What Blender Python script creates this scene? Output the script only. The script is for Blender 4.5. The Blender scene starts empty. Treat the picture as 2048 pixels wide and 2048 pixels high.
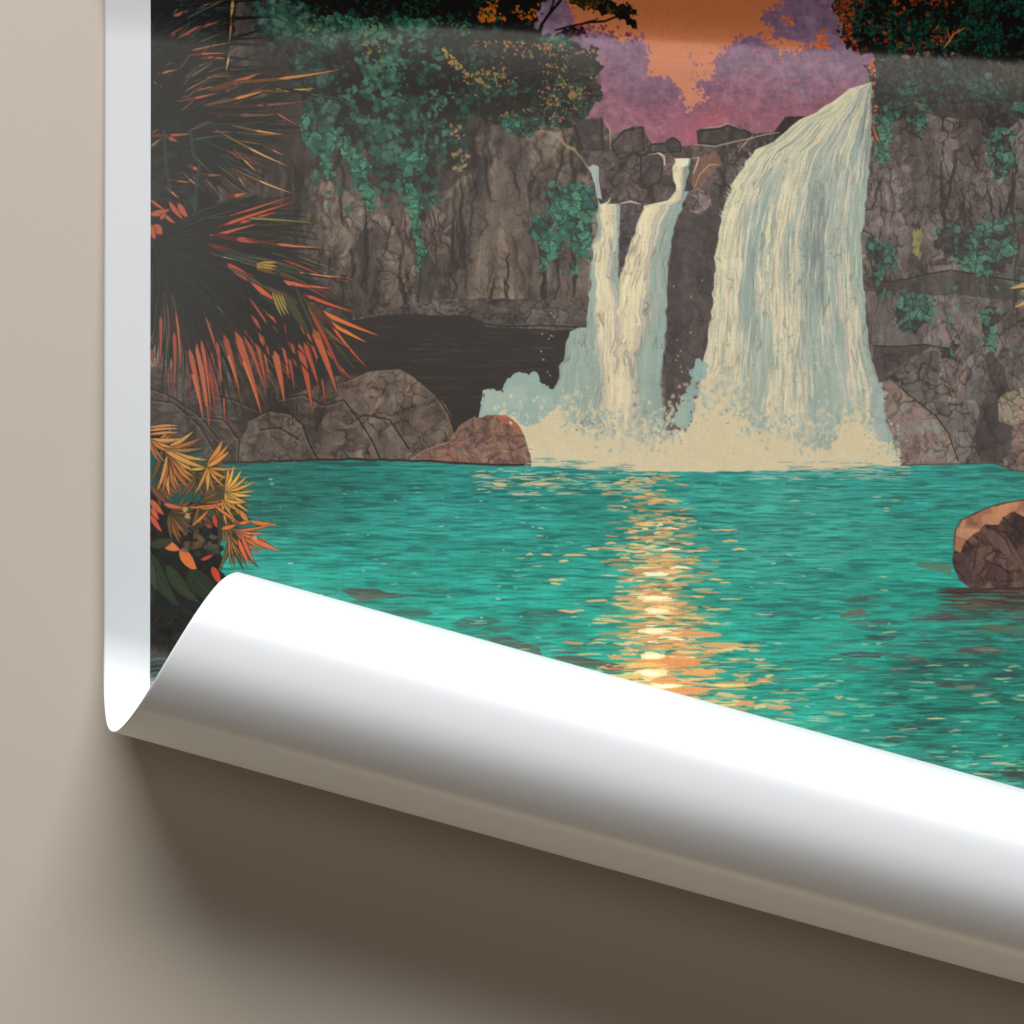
import bpy, math
import numpy as np
# units: one pixel of the 2048 px photograph on the table plane = PX metres
PX = 0.00025
sc = bpy.context.scene
def W(x, y, z=0.0): return ((x-1024)*PX, (1024-y)*PX, z*PX)

# ---------------------------------------------------------------- camera
CAMH = 11640
cam = bpy.data.cameras.new('camera'); cam.sensor_width = 36; cam.lens = 36*CAMH/2048; cam.clip_start = .05; cam.clip_end = 100
co = bpy.data.objects.new('camera', cam); co.location = W(1024, 1024, CAMH); sc.collection.objects.link(co); sc.camera = co
# ---------------------------------------------------------------- world and lamps
wd = bpy.data.worlds.new('World'); sc.world = wd; wd.use_nodes = True
wd.node_tree.nodes['Background'].inputs[0].default_value = (1.0, .8, .62, 1); wd.node_tree.nodes['Background'].inputs[1].default_value = 0.03
sc.view_settings.view_transform = 'Standard'; sc.view_settings.look = 'None'; sc.view_settings.exposure = 0; sc.view_settings.gamma = 1
def softbox(name, elev, azim, dist, w, h, radiance, colour, aim=(1024, 1024)):
    # elev above the table, azim measured from the top of the picture towards its right, sizes in px
    e, a = math.radians(elev), math.radians(azim)
    d = np.array([math.cos(e)*math.sin(a), math.cos(e)*math.cos(a), math.sin(e)])
    l = bpy.data.lights.new(name, 'AREA'); l.shape = 'RECTANGLE'; l.size = w*PX; l.size_y = h*PX; l.color = colour
    l.energy = radiance*math.pi*(w*PX)*(h*PX)
    o = bpy.data.objects.new(name, l); t = np.array(W(*aim)); p = t+d*dist*PX; o.location = p
    from mathutils import Vector
    o.rotation_euler = Vector(-d).to_track_quat('-Z', 'Y').to_euler(); sc.collection.objects.link(o); return o
KEY = softbox('key_softbox', 29, 0, 16000, 15000, 8200, 9.3, (.985, .99, 1), (700, 1250))
TOP = softbox('overhead_softbox', 76.5, 12, 30000, 14000, 9600, 1.45, (1, .93, .84))
FILL = softbox('added_warm_fill', 2.0, 176, 9000, 9000, 560, 9.5, (1, .80, .58), (1024, 1600))  # added fill lamp, no actual reflector: warms and lifts the roll's underside

# ---------------------------------------------------------------- materials
def mat(name, base, rough, spec=.5):
    m = bpy.data.materials.new(name); m.use_nodes = True; b = m.node_tree.nodes['Principled BSDF']
    b.inputs['Base Color'].default_value = (*base, 1); b.inputs['Roughness'].default_value = rough; b.inputs['Specular IOR Level'].default_value = spec
    return m, m.node_tree, b
def node(nt, t, **k):
    n = nt.nodes.new(t)
    for a, v in k.items(): setattr(n, a, v)
    return n
def fibre_bump(nt, b, scale, strength, dist, stretch=(1, 1, 1)):
    tc = node(nt, 'ShaderNodeTexCoord'); mp = node(nt, 'ShaderNodeMapping'); mp.inputs['Scale'].default_value = stretch
    nz = node(nt, 'ShaderNodeTexNoise'); nz.inputs['Scale'].default_value = scale; nz.inputs['Detail'].default_value = 3
    bp = node(nt, 'ShaderNodeBump'); bp.inputs['Strength'].default_value = strength; bp.inputs['Distance'].default_value = dist
    nt.links.new(tc.outputs['Object'], mp.inputs['Vector']); nt.links.new(mp.outputs[0], nz.inputs['Vector'])
    nt.links.new(nz.outputs[0], bp.inputs['Height']); nt.links.new(bp.outputs[0], b.inputs['Normal'])
    return nz, mp
TABLE, nt, b = mat('warm_beige_surface', (.585, .512, .425), .75, .25)
nz, mp = fibre_bump(nt, b, 900, .12, .0002)
mx = node(nt, 'ShaderNodeMix', data_type='RGBA'); mx.inputs[6].default_value = (.67, .592, .502, 1); mx.inputs[7].default_value = (.775, .69, .584, 1)
n2 = node(nt, 'ShaderNodeTexNoise'); n2.inputs['Scale'].default_value = 14; n2.inputs['Detail'].default_value = 6
m3 = node(nt, 'ShaderNodeMapping'); m3.inputs['Scale'].default_value = (1, 5, 1)
n3 = node(nt, 'ShaderNodeTexNoise'); n3.inputs['Scale'].default_value = 260; n3.inputs['Detail'].default_value = 3
a1 = node(nt, 'ShaderNodeMath', operation='ADD'); a2 = node(nt, 'ShaderNodeMath', operation='MULTIPLY_ADD'); a2.inputs[1].default_value = .5; a2.inputs[2].default_value = -.25
nt.links.new(mp.outputs[0], n2.inputs['Vector']); nt.links.new(mp.outputs[0], m3.inputs[0]); nt.links.new(m3.outputs[0], n3.inputs['Vector'])
nt.links.new(n2.outputs[0], a1.inputs[0]); nt.links.new(n3.outputs[0], a1.inputs[1]); nt.links.new(a1.outputs[0], a2.inputs[0])
a3 = node(nt, 'ShaderNodeMath', operation='ADD'); nt.links.new(a2.outputs[0], a3.inputs[0]); nt.links.new(nz.outputs[0], a3.inputs[1])
a4 = node(nt, 'ShaderNodeMath', operation='MULTIPLY'); a4.inputs[1].default_value = .66; nt.links.new(a3.outputs[0], a4.inputs[0])
nt.links.new(a4.outputs[0], mx.inputs[0]); nt.links.new(mx.outputs[2], b.inputs['Base Color'])
PAPER, nt, b = mat('white_poster_paper', (.88, .905, .93), .32, .5)
fibre_bump(nt, b, 1400, .05, .0001)
INKM, nt, b = mat('printed_ink', (.5, .5, .5), .25, .74)
at = node(nt, 'ShaderNodeVertexColor', layer_name='ink')
# fine canvas-like weave of the print stock
tc = node(nt, 'ShaderNodeTexCoord')
w1 = node(nt, 'ShaderNodeTexNoise'); w1.inputs['Scale'].default_value = 1; w1.inputs['Detail'].default_value = 2
m1 = node(nt, 'ShaderNodeMapping'); m1.inputs['Scale'].default_value = (1500, 150, 200)
w2 = node(nt, 'ShaderNodeTexNoise'); w2.inputs['Scale'].default_value = 1; w2.inputs['Detail'].default_value = 2
m2 = node(nt, 'ShaderNodeMapping'); m2.inputs['Scale'].default_value = (150, 1500, 200)
ad = node(nt, 'ShaderNodeMath', operation='ADD'); mr = node(nt, 'ShaderNodeMapRange')
mr.inputs[1].default_value = .7; mr.inputs[2].default_value = 1.3; mr.inputs[3].default_value = .93; mr.inputs[4].default_value = 1.07
ml = node(nt, 'ShaderNodeMix', data_type='RGBA', blend_type='MULTIPLY'); ml.inputs[0].default_value = 1
for mp_, wv in ((m1, w1), (m2, w2)):
    nt.links.new(tc.outputs['Object'], mp_.inputs[0]); nt.links.new(mp_.outputs[0], wv.inputs['Vector'])
nt.links.new(w1.outputs[0], ad.inputs[0]); nt.links.new(w2.outputs[0], ad.inputs[1]); nt.links.new(ad.outputs[0], mr.inputs[0])
nt.links.new(at.outputs[0], ml.inputs[6]); nt.links.new(mr.outputs[0], ml.inputs[7]); nt.links.new(ml.outputs[2], b.inputs['Base Color'])
bp = node(nt, 'ShaderNodeBump'); bp.inputs['Strength'].default_value = .06; bp.inputs['Distance'].default_value = .0001
nt.links.new(ad.outputs[0], bp.inputs['Height']); nt.links.new(bp.outputs[0], b.inputs['Normal'])

# ---------------------------------------------------------------- the shape of the sheet
R0, YC, PHI = 183.8, 1255.0, .26960        # roll radius, where it starts on the left edge, slant of its axis
Z0 = 7.0
EX0, EX1, EY0, EY1 = 210.0, 2560.0, -430.0, 2850.0     # the sheet, laid flat
def sheet(X, Y):
    """sheet coordinates (photo px when flat) -> position (px)"""
    cy = YC+(X-210)*math.tan(PHI); L = Y-cy
    s = np.maximum(L, 0)*math.cos(PHI); a = np.maximum(L, 0)*math.sin(PHI)
    th = s/R0; T1 = 1.4*math.pi
    k = np.where(th > T1, (1-np.exp(-(th-T1)*.12)*1.0), 0); r = R0*(1-.25*k+np.clip(s/120, 0, 1)*(.0045*np.sin(5*th+.6)+.0022*np.sin(11*th)))
    v = r*np.sin(th); h = R0-r*np.cos(th)
    x = X+math.cos(PHI)*a-math.sin(PHI)*v
    y = np.minimum(Y, cy)+math.sin(PHI)*a+math.cos(PHI)*v
    # gentle belly of the flat part, and the upward bend of its top
    yt = 30+(X-450)*.0626
    t = np.clip((Y-yt)/(cy-yt), 0, 1)
    q0 = np.clip(t/.9, 0, 1); belly = BELLY*q0*q0*(3-2*q0)
    d = yt-Y
    # slope profile integrated: small extra fall before the bend, then a steady rise
    f = np.clip((X-420)/500, 0, 1); f = f*f*(3-2*f)
    q = d+4+60*(1-f); w = 30+40*(1-f)
    rise = (.6+.4*f)*RISE*np.where(q > 0, np.sqrt(q*q+w**2)-w, 0)
    lip = f*LIPH*np.exp(-np.where(d > -55, (d+55)/50., (d+55)/90.)**2)
    return x, y, Z0+h+belly+rise+lip
BELLY, LIPH, RISE = 22.0, 3.4, .31
def frame(X, Y):
    x, y, z = sheet(X, Y); e = .5
    xa, ya, za = sheet(X+e, Y); xb, yb, zb = sheet(X, Y-e)
    u = np.stack([xa-x, -(ya-y), za-z], -1); w = np.stack([xb-x, -(yb-y), zb-z], -1)
    n = np.cross(u, w); n /= np.linalg.norm(n, axis=-1, keepdims=True)
    return np.stack([(x-1024), (1024-y), z], -1), n
def grid_mesh(name, V, extra=None, close=None):
    """V (rows, cols, 3) in metres; close = second layer for a sheet with thickness"""
    r, c = V.shape[:2]; i = np.arange(r*c).reshape(r, c)
    q = np.stack([i[:-1, :-1], i[1:, :-1], i[1:, 1:], i[:-1, 1:]], -1).reshape(-1, 4); P = V.reshape(-1, 3)
    if close is not None:
        n = r*c; P = np.vstack([P, close.reshape(-1, 3)]); rim = []
        q2 = q[:, ::-1]+n
        b = np.concatenate([i[:, 0], i[-1, 1:], i[::-1, -1][1:], i[0, ::-1][1:-1]]); b2 = np.roll(b, -1)
        rim = np.stack([b, b+n, b2+n, b2], -1)
        q = np.vstack([q, q2, rim])
    me = bpy.data.meshes.new(name); nf = len(q)
    me.vertices.add(len(P)); me.vertices.foreach_set('co', P.astype(np.float32).ravel())
    me.loops.add(nf*4); me.loops.foreach_set('vertex_index', q.astype(np.int32).ravel())
    me.polygons.add(nf); me.polygons.foreach_set('loop_start', (np.arange(nf)*4).astype(np.int32))
    me.polygons.foreach_set('loop_total', np.full(nf, 4, np.int32))
    sm = np.ones(nf, bool)
    if close is not None: sm[-len(rim):] = False
    me.update(calc_edges=True); me.polygons.foreach_set('use_smooth', sm)
    return me
def link(name, me, m, parent=None):
    o = bpy.data.objects.new(name, me); me.materials.append(m); sc.collection.objects.link(o)
    if parent: o.parent = parent
    return o
def steps(*seg):
    out = [seg[0][0]]
    for a, b, st in seg: out += list(np.linspace(a, b, max(2, int(round((b-a)/st))+1))[1:])
    return np.array(out)

# ---------------------------------------------------------------- setting: the surface
s = 60000
tb = bpy.data.meshes.new('table_surface')
tb.from_pydata([W(-s, s), W(s, s), W(s, -s), W(-s, -s), W(-s, s, -400), W(s, s, -400), W(s, -s, -400), W(-s, -s, -400)], [], [(0, 1, 2, 3), (7, 6, 5, 4), (0, 4, 5, 1), (1, 5, 6, 2), (2, 6, 7, 3), (3, 7, 4, 0)])
to = link('ground', tb, TABLE); to['kind'] = 'structure'; to['label'] = 'plain warm beige surface under the poster'

# ---------------------------------------------------------------- the poster
poster = bpy.data.objects.new('poster', None); sc.collection.objects.link(poster)
poster['label'] = 'white bordered art print of a waterfall lagoon with its lower edge rolled up'; poster['category'] = 'poster'
gx, gy = np.meshgrid(steps((EX0, 330, 5), (330, EX1, 9)), steps((EY0, -40, 10), (-40, 180, 3), (180, 1150, 9), (1150, EY1, 6)))
P, N = frame(gx, gy)
pm = grid_mesh('paper_sheet', P*PX, close=(P-N*.9)*PX)
paper = link('paper_sheet', pm, PAPER, poster)
paper['label'] = 'thick white paper with a plain left margin and a blank rolled back'

VEIL, INKGAIN = 0.041, 1.27
# ---------------------------------------------------------------- the printed picture
# painted procedurally with numpy, then carried by the mesh as a colour attribute
OX, OY, CW, CH = 302, -160, 1960, 1900          # canvas origin and size, in photo pixels
RNG = np.random.RandomState(7)
CV = np.zeros((CH, CW, 3), np.float32)
YY, XX = np.mgrid[0:CH, 0:CW].astype(np.float32)
XX += OX; YY += OY

def col(c): return np.array(c, np.float32)/255.0
def sstep(a, b, x):
    t = np.clip((x-a)/(b-a), 0, 1); return t*t*(3-2*t)
def box(x0, y0, x1, y1):
    x0 = int(max(x0-OX, 0)); y0 = int(max(y0-OY, 0)); x1 = int(min(x1-OX, CW)); y1 = int(min(y1-OY, CH))
    return (slice(y0, y1), slice(x0, x1))
FULL = box(OX, OY, OX+CW, OY+CH)

def vnoise(X, Y, sx, sy, seed):
    g = np.random.RandomState(seed).rand(256, 256).astype(np.float32)
    x = X/sx+1000; y = Y/sy+1000
    xi = np.floor(x).astype(np.int32); yi = np.floor(y).astype(np.int32)
    fx = x-xi; fy = y-yi
    fx = fx*fx*(3-2*fx); fy = fy*fy*(3-2*fy)
    xi &= 255; yi &= 255; xj = (xi+1) & 255; yj = (yi+1) & 255
    return (g[yi, xi]*(1-fx)+g[yi, xj]*fx)*(1-fy)+(g[yj, xi]*(1-fx)+g[yj, xj]*fx)*fy
def fbm(X, Y, sx, sy, seed, o=3):
    a = 0; w = 0; k = 1.0
    for i in range(o):
        a = a+k*vnoise(X, Y, sx/2**i, sy/2**i, seed+i*17); w += k; k *= .5
    return a/w
def voro(X, Y, sx, sy, seed, jit=.9):
    r = np.random.RandomState(seed)
    jx = (r.rand(128, 128).astype(np.float32)-.5)*jit; jy = (r.rand(128, 128).astype(np.float32)-.5)*jit
    idr = r.rand(128, 128).astype(np.float32)
    x = X/sx+512; y = Y/sy+512
    xi = np.floor(x).astype(np.int32); yi = np.floor(y).astype(np.int32)
    f1 = np.full(x.shape, 9, np.float32); f2 = f1.copy(); cid = np.zeros_like(f1)
    for dy in (-1, 0, 1):
        for dx in (-1, 0, 1):
            cx = xi+dx; cy = yi+dy; a = cx & 127; b = cy & 127
            d = np.hypot(x-(cx+.5+jx[b, a]), y-(cy+.5+jy[b, a]))
            m = d < f1
            f2 = np.where(m, f1, np.minimum(f2, d)); cid = np.where(m, idr[b, a], cid); f1 = np.where(m, d, f1)
    return f1, f2-f1, cid
def palette(cols, v):
    c = np.array(cols, np.float32)/255
    return c[np.clip((v*len(cols)).astype(np.int32), 0, len(cols)-1)]

# anti-aliased polygon coverage (scanlines, fractional ends)
SUB = 2
def fillmask(pts):
    p = np.asarray(pts, np.float32)-(OX, OY)
    y0 = max(int(np.floor(p[:, 1].min())), 0); y1 = min(int(np.ceil(p[:, 1].max()))+1, CH)
    x0 = max(int(np.floor(p[:, 0].min())), 0); x1 = min(int(np.ceil(p[:, 0].max()))+1, CW)
    if y1 <= y0 or x1 <= x0: return None
    n = (y1-y0)*SUB; w = x1-x0
    ys = y0+(np.arange(n)+.5)/SUB
    q = np.roll(p, -1, 0)
    ya, yb = p[:, 1], q[:, 1]
    on = ((ya[None] <= ys[:, None]) & (yb[None] > ys[:, None])) | ((yb[None] <= ys[:, None]) & (ya[None] > ys[:, None]))
    dy = np.where(np.abs(yb-ya) < 1e-6, 1, yb-ya)
    xs = p[:, 0][None]+(ys[:, None]-ya[None])*((q[:, 0]-p[:, 0])/dy)[None]
    xs = np.where(on, xs, 1e9); xs.sort(axis=1)
    k = int(on.sum(1).max())
    if k < 2: return None
    xs = np.clip(xs[:, :k]-x0, 0, w)
    acc = np.zeros((n, w+2), np.float32); rows = np.arange(n)
    for j in range(k):
        s = 1.0 if j % 2 == 0 else -1.0
        v = xs[:, j]; i = np.floor(v).astype(int); f = v-i
        acc[rows, i] += s*(1-f); acc[rows, i+1] += s*f
    m = np.clip(np.cumsum(acc, 1)[:, :w], 0, 1).reshape(y1-y0, SUB, w).mean(1)
    return (slice(y0, y1), slice(x0, x1)), m
def fill(pts, c, a=1.0):
    r = fillmask(pts)
    if r is None: return
    s, m = r; m = (m*a)[..., None]
    CV[s] = CV[s]*(1-m)+col(c)*m
def polymask(pts, warp=0, ws=30, seed=1, fine=0):
    m = np.zeros((CH, CW), np.float32); r = fillmask(pts)
    if r is None: return m
    m[r[0]] = r[1]
    if warp:
        s = box(min(p[0] for p in pts)-2*warp, min(p[1] for p in pts)-2*warp, max(p[0] for p in pts)+2*warp, max(p[1] for p in pts)+2*warp)
        X, Y = XX[s], YY[s]
        dx = (fbm(X, Y, ws, ws, seed)-.5)*2*warp; dy = (fbm(X, Y, ws, ws, seed+91)-.5)*2*warp
        if fine:
            dx += (vnoise(X, Y, 7, 7, seed+5)-.5)*2*fine; dy += (vnoise(X, Y, 7, 7, seed+6)-.5)*2*fine
        o = np.zeros_like(m)
        o[s] = m[np.clip((Y+dy-OY), 0, CH-1).astype(int), np.clip((X+dx-OX), 0, CW-1).astype(int)]
        m = o
    return m
def bbox(m):
    r = np.where(m.any(1))[0]; c = np.where(m.any(0))[0]
    return (slice(r[0], r[-1]+1), slice(c[0], c[-1]+1))
def put(s, rgb, m): CV[s] = CV[s]*(1-m[..., None])+rgb*m[..., None]
def blur(a, r):
    for ax in (0, 1):
        for _ in range(2):
            p = np.pad(a, [(r+1, r) if i == ax else (0, 0) for i in range(a.ndim)], mode='edge')
            c = np.cumsum(p, ax, dtype=np.float64); n = a.shape[ax]
            a = ((np.take(c, range(2*r+1, 2*r+1+n), ax)-np.take(c, range(0, n), ax))/(2*r+1)).astype(np.float32)
    return a
def stroke(pts, w, c, a=1.0, taper=1):
    p = np.asarray(pts, np.float32); d = np.gradient(p, axis=0); L = np.hypot(d[:, 0], d[:, 1])+1e-6
    n = np.stack([-d[:, 1]/L, d[:, 0]/L], 1); t = np.linspace(0, 1, len(p))
    ww = w*.5*((np.sin(np.pi*np.clip(t, .04, .96))**.5) if taper == 1 else (1-t*.9) if taper == 2 else np.ones_like(t))
    fill(np.vstack([p+n*ww[:, None], (p-n*ww[:, None])[::-1]]), c, a)
def bez(a, b, bend=0, n=12):
    a = np.array(a, float); b = np.array(b, float); d = b-a
    c = (a+b)/2+np.array([-d[1], d[0]])*bend; t = np.linspace(0, 1, n)[:, None]
    return (1-t)**2*a+2*t*(1-t)*c+t*t*b
def blade(a, b, w, bend, base, tip, split=.5, ink=(22, 18, 16), mid=None):
    # a leaf blade: dark inked outline, base colour, and a lit tip starting at split
    p = bez(a, b, bend, 16); t = np.linspace(0, 1, 16)
    d = np.gradient(p, axis=0); L = np.hypot(d[:, 0], d[:, 1])+1e-6; n = np.stack([-d[:, 1]/L, d[:, 0]/L], 1)
    prof = np.sin(np.pi*np.clip(t, 0, 1)**.75)**.8
    def sh(w_, i0=0, i1=16): 
        q = w_*.5*np.maximum(prof, .04)[i0:i1, None]
        return np.vstack([p[i0:i1]+n[i0:i1]*q, (p[i0:i1]-n[i0:i1]*q)[::-1]])
    if ink: fill(sh(w+3), ink, .85)
    fill(sh(w), base)
    if tip is not None:
        i = int(split*15); q = sh(w*.9, i, 16); m = (16-i)
        q[0] = q[-1] = p[i]
        fill(q, tip)
    if mid: stroke(p[2:-2], 1.3, mid, .8)
def blob(cx, cy, rx, ry, c, a=1.0, n=9, rough=.35, rot=0):
    t = np.linspace(0, 2*np.pi, n, endpoint=False); r = 1+(RNG.rand(n)-.5)*2*rough
    x = np.cos(t)*rx*r; y = np.sin(t)*ry*r
    fill(np.stack([cx+x*np.cos(rot)-y*np.sin(rot), cy+x*np.sin(rot)+y*np.cos(rot)], 1), c, a)
def dash(x, y, L, h, c, a=1.0, tilt=0):
    t = np.array([0, .18, .5, .82, 1.0]); k = h*.5*np.array([0, .8, 1, .7, 0])
    o = (RNG.rand(5)-.5)*h*.8
    px = x+(t-.5)*L; py = y+o+(t-.5)*L*tilt
    fill(np.vstack([np.stack([px, py-k], 1), np.stack([px, py+k], 1)[::-1]]), c, a)

def rockfill(m, pal, sx, sy, seed, ink=(52, 46, 44), shade=.25, lw=.09, wa=19, fine=True, big=90):
    s = bbox(m); X, Y = XX[s], YY[s]
    wx = (fbm(X, Y, 36, 36, seed)-.5)*wa*2; wy = (fbm(X, Y, 36, 36, seed+3)-.5)*wa*2
    wx += (vnoise(X, Y, 9, 9, seed+8)-.5)*6; wy += (vnoise(X, Y, 9, 9, seed+9)-.5)*6
    f1, e, cid = voro(X+wx, Y+wy, sx, sy, seed)
    g = fbm(X, Y, big, big*1.6, seed+30)
    v_ = fbm(X+wx, Y, 24, 130, seed+33)
    rgb = palette(pal, np.clip(cid*.38+(g-.5)*1.1+(v_-.5)*1.3+.32, 0, .999))*.75+palette(pal, np.clip(cid*.2+(v_-.5)*2+.4, 0, .999))*.25
    rgb = rgb*(1+(.5-f1)[..., None]*shade*.5)
    if fine:
        _, e2, c2 = voro(X+wx*.8, Y+wy*.8, sx*.42, sy*.5, seed+60)
        rgb = rgb*(.93+.14*c2[..., None])
        k = (1-sstep(.02, .13, e2))*(vnoise(X, Y, 30, 40, seed+70) > .5)
        rgb = rgb*(1-.30*k[..., None])
    _, e3, c3 = voro(X+wx, Y+wy, sx*.2, sy*.2, seed+88)
    rgb = rgb*(.96+.08*c3[..., None])
    lwv = lw*(.5+1.3*vnoise(X, Y, 40, 60, seed+71))
    k = 1-sstep(lwv*.4, lwv*1.4, e)
    k = k*(.35+.65*sstep(.3, .6, vnoise(X, Y, 26, 40, seed+72)))
    rgb = rgb*(1-.62*k[..., None])+col(ink)*(.62*k[..., None])
    _, e5, c5 = voro(X+wx*.55, Y+wy*.55, sx*.36, sy*.30, seed+97)
    l5 = .05+.10*vnoise(X, Y, 50, 50, seed+98)
    k5 = (1-sstep(l5*.3, l5*1.5, e5))*sstep(.28, .6, vnoise(X, Y, 34, 50, seed+99))
    rgb = rgb*(.92+.16*c5[..., None])
    rgb = rgb*(1-.3*k5[..., None])+col(ink)*(.3*k5[..., None])
    # strata hatching
    h = (vnoise(X+wx*2, Y, 3.2, 42, seed+12) > .74)*(vnoise(X, Y, 60, 60, seed+14) > .5)
    rgb = rgb*(1-.10*h[..., None])
    rgb = np.where(rgb < .5, rgb*BR, rgb)
    put(s, rgb, m[s])
BR = 1.19

def leaffill(m, darks, lights, sc, seed, thr=.5, ink=(50, 44, 44), soft=.12):
    s = bbox(m); X, Y = XX[s], YY[s]
    wx = (fbm(X, Y, 22, 22, seed)-.5)*22; wy = (fbm(X, Y, 22, 22, seed+3)-.5)*22
    f1, e, cid = voro(X+wx, Y+wy, sc, sc, seed)
    g = fbm(X, Y, 70, 60, seed+31, 3)+(cid-.5)*.28
    dk = palette(darks, cid); lt = palette(lights, np.clip((g-thr)*3.2+(cid-.5)*.5+.1, 0, .999))
    L = (g > thr)
    rgb = np.where(L[..., None], lt, dk)
    k = 1-sstep(.05, .2, e)
    rgb = rgb*(1-.55*k[..., None])+col(ink)*(.55*k[..., None])
    _, e2, c2 = voro(X+wx*2, Y+wy*2, sc*.45, sc*.45, seed+9)
    rgb = rgb*(.86+.28*c2[..., None])
    rgb = rgb*(1-.25*(1-sstep(.03, .2, e2))[..., None])
    put(s, rgb, m[s])

def speck(poly, n, cols, r0, r1, seed, a=.95, cl=None):
    # small leaf-like flecks scattered in clusters
    R = np.random.RandomState(seed); m = polymask(poly); s = bbox(m)
    xs0, xs1 = min(p[0] for p in poly), max(p[0] for p in poly); ys0, ys1 = min(p[1] for p in poly), max(p[1] for p in poly)
    k = 0; tries = 0
    while k < n and tries < n*14:
        tries += 1
        x = R.uniform(xs0, xs1); y = R.uniform(ys0, ys1)
        i, j = int(y-OY), int(x-OX)
        if not (0 <= i < CH and 0 <= j < CW) or m[i, j] < .5: continue
        if cl is not None and cl[i, j] < R.rand()*.5+.38: continue
        r = R.uniform(r0, r1); c = cols[R.randint(len(cols))]
        blob(x, y, r, r*R.uniform(.35, .8), c, a, 7, .45, R.uniform(0, 3.1)); k += 1

CLN = fbm(XX, YY, 46, 40, 404, 3)

# ---- sky
t = sstep(0, 230, YY)[..., None]
CV[:] = col((190, 117, 83))*(1-t)+col((204, 137, 110))*t
# ---- violet far trees
PL = [(1010,-160),(1090,-160),(1120,-40),(1128,0),(1143,38),(1152,58),(1190,62),(1215,74),(1240,84),(1285,80),(1297,98),(1291,125),(1297,156),(1322,160),(1345,166),(1356,182),(1364,198),(1368,214),(1374,228),(1374,330),(1010,330)]
PR = [(1374,228),(1384,210),(1406,206),(1413,194),(1411,180),(1399,176),(1393,168),(1406,164),(1421,168),(1426,155),(1434,148),(1431,122),(1446,110),(1460,96),(1470,84),(1490,76),(1511,75),(1532,83),(1543,94),(1547,102),(1572,110),(1592,112),(1602,98),(1618,88),(1600,78),(1576,76),(1556,78),(1545,60),(1529,44),(1527,33),(1536,24),(1560,12),(1568,-10),(1560,-60),(1590,-160),(2260,-160),(2260,330),(1374,330)]
def violet(P, seed):
    m = polymask(P, 9, 20, seed, 5); s = bbox(m); X, Y = XX[s], YY[s]
    g = sstep(60, 290, Y+(fbm(X, Y, 80, 60, seed)-.5)*120)[..., None]
    rgb = col((129, 107, 125))*(1-g)+col((152, 104, 116))*g
    _, e, c = voro(X, Y, 9, 9, seed); rgb = rgb*(.94+.12*c[..., None])
    _, e4, c4 = voro(X+10*fbm(X, Y, 30, 30, seed+8), Y, 26, 18, seed+7); rgb = rgb*(.95+.10*c4[..., None])
    rgb = rgb*(.97+.06*(fbm(X, Y, 24, 20, seed+4) > .5)[..., None])
    put(s, rgb, m[s])
violet(PL, 11); violet(PR, 23)
put(box(1340, 226, 1420, 300), col((160,103,119))*np.ones((74, 80, 3), np.float32), .8*sstep(222, 262, YY[box(1340, 226, 1420, 300)]+(np.abs(XX[box(1340, 226, 1420, 300)]-1374)>12)*9))
put(box(1374, 190, 1760, 300), col((186, 96, 100)), (.55*sstep(.52, .75, fbm(XX, YY, 60, 30, 61))*sstep(190, 280, YY))[box(1374, 190, 1760, 300)])
for P_ in (PL, PR):      # lacy outlines of the far crowns
    for (x0, y0), (x1, y1) in zip(P_[2:-3], P_[3:-2]):
        if not (-20 < y0 < 235 and x0 < 1640): continue
        for i in range(int(np.hypot(x1-x0, y1-y0)/2.2)):
            t_ = RNG.rand(); blob(x0+(x1-x0)*t_+RNG.normal(0, 4.5), y0+(y1-y0)*t_+RNG.normal(0, 4.5), RNG.uniform(1.5, 4.5), RNG.uniform(1.5, 4), (134,100,122), .9, 8, .4)
speck(PR, 1300, [(196,104,98),(204,112,84),(182,98,104),(172,98,112)], 1.2, 4.2, 5, .75, CLN)
speck([(1180,60),(1300,85),(1300,150),(1370,215),(1300,260),(1150,230)], 130, [(190,104,98),(176,98,110),(200,112,88)], 1, 3, 6, .6, CLN)
speck([(1374,100),(1450,90),(1600,95),(1700,120),(1700,200),(1500,210),(1374,240)], 200, [(120,94,122),(150,112,130)], 2, 5, 8, .45)

# ---- cliffs
CLIFF_L = [(302,-160),(985,-160),(1000,240),(1100,225),(1148,248),(1158,238),(1204,234),(1209,256),(1216,258),(1222,276),(1242,264),(1268,252),(1288,252),(1289,268),(1300,286),(1330,286),(1344,276),(1356,280),(1364,292),(1395,292),(1395,262),(1405,256),(1440,256),(1455,248),(1480,255),(1503,268),(1530,268),(1548,264),(1562,248),(1574,234),(1610,232),(1640,300),(1560,960),(302,960)]
m = polymask(CLIFF_L, 4, 24, 3)
rockfill(m, [(62,57,55),(70,64,61),(82,74,70),(96,86,79),(106,95,86),(112,101,91)], 34, 66, 101, shade=.2, lw=.07)
CLIFF_R = [(1736,150),(1760,100),(2260,60),(2260,960),(1690,960),(1690,500),(1725,400),(1734,250)]
rockfill(polymask(CLIFF_R), [(74,68,66),(84,77,73),(94,86,82),(102,93,89),(108,99,94)], 30, 60, 202, shade=.2, lw=.06)
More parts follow.
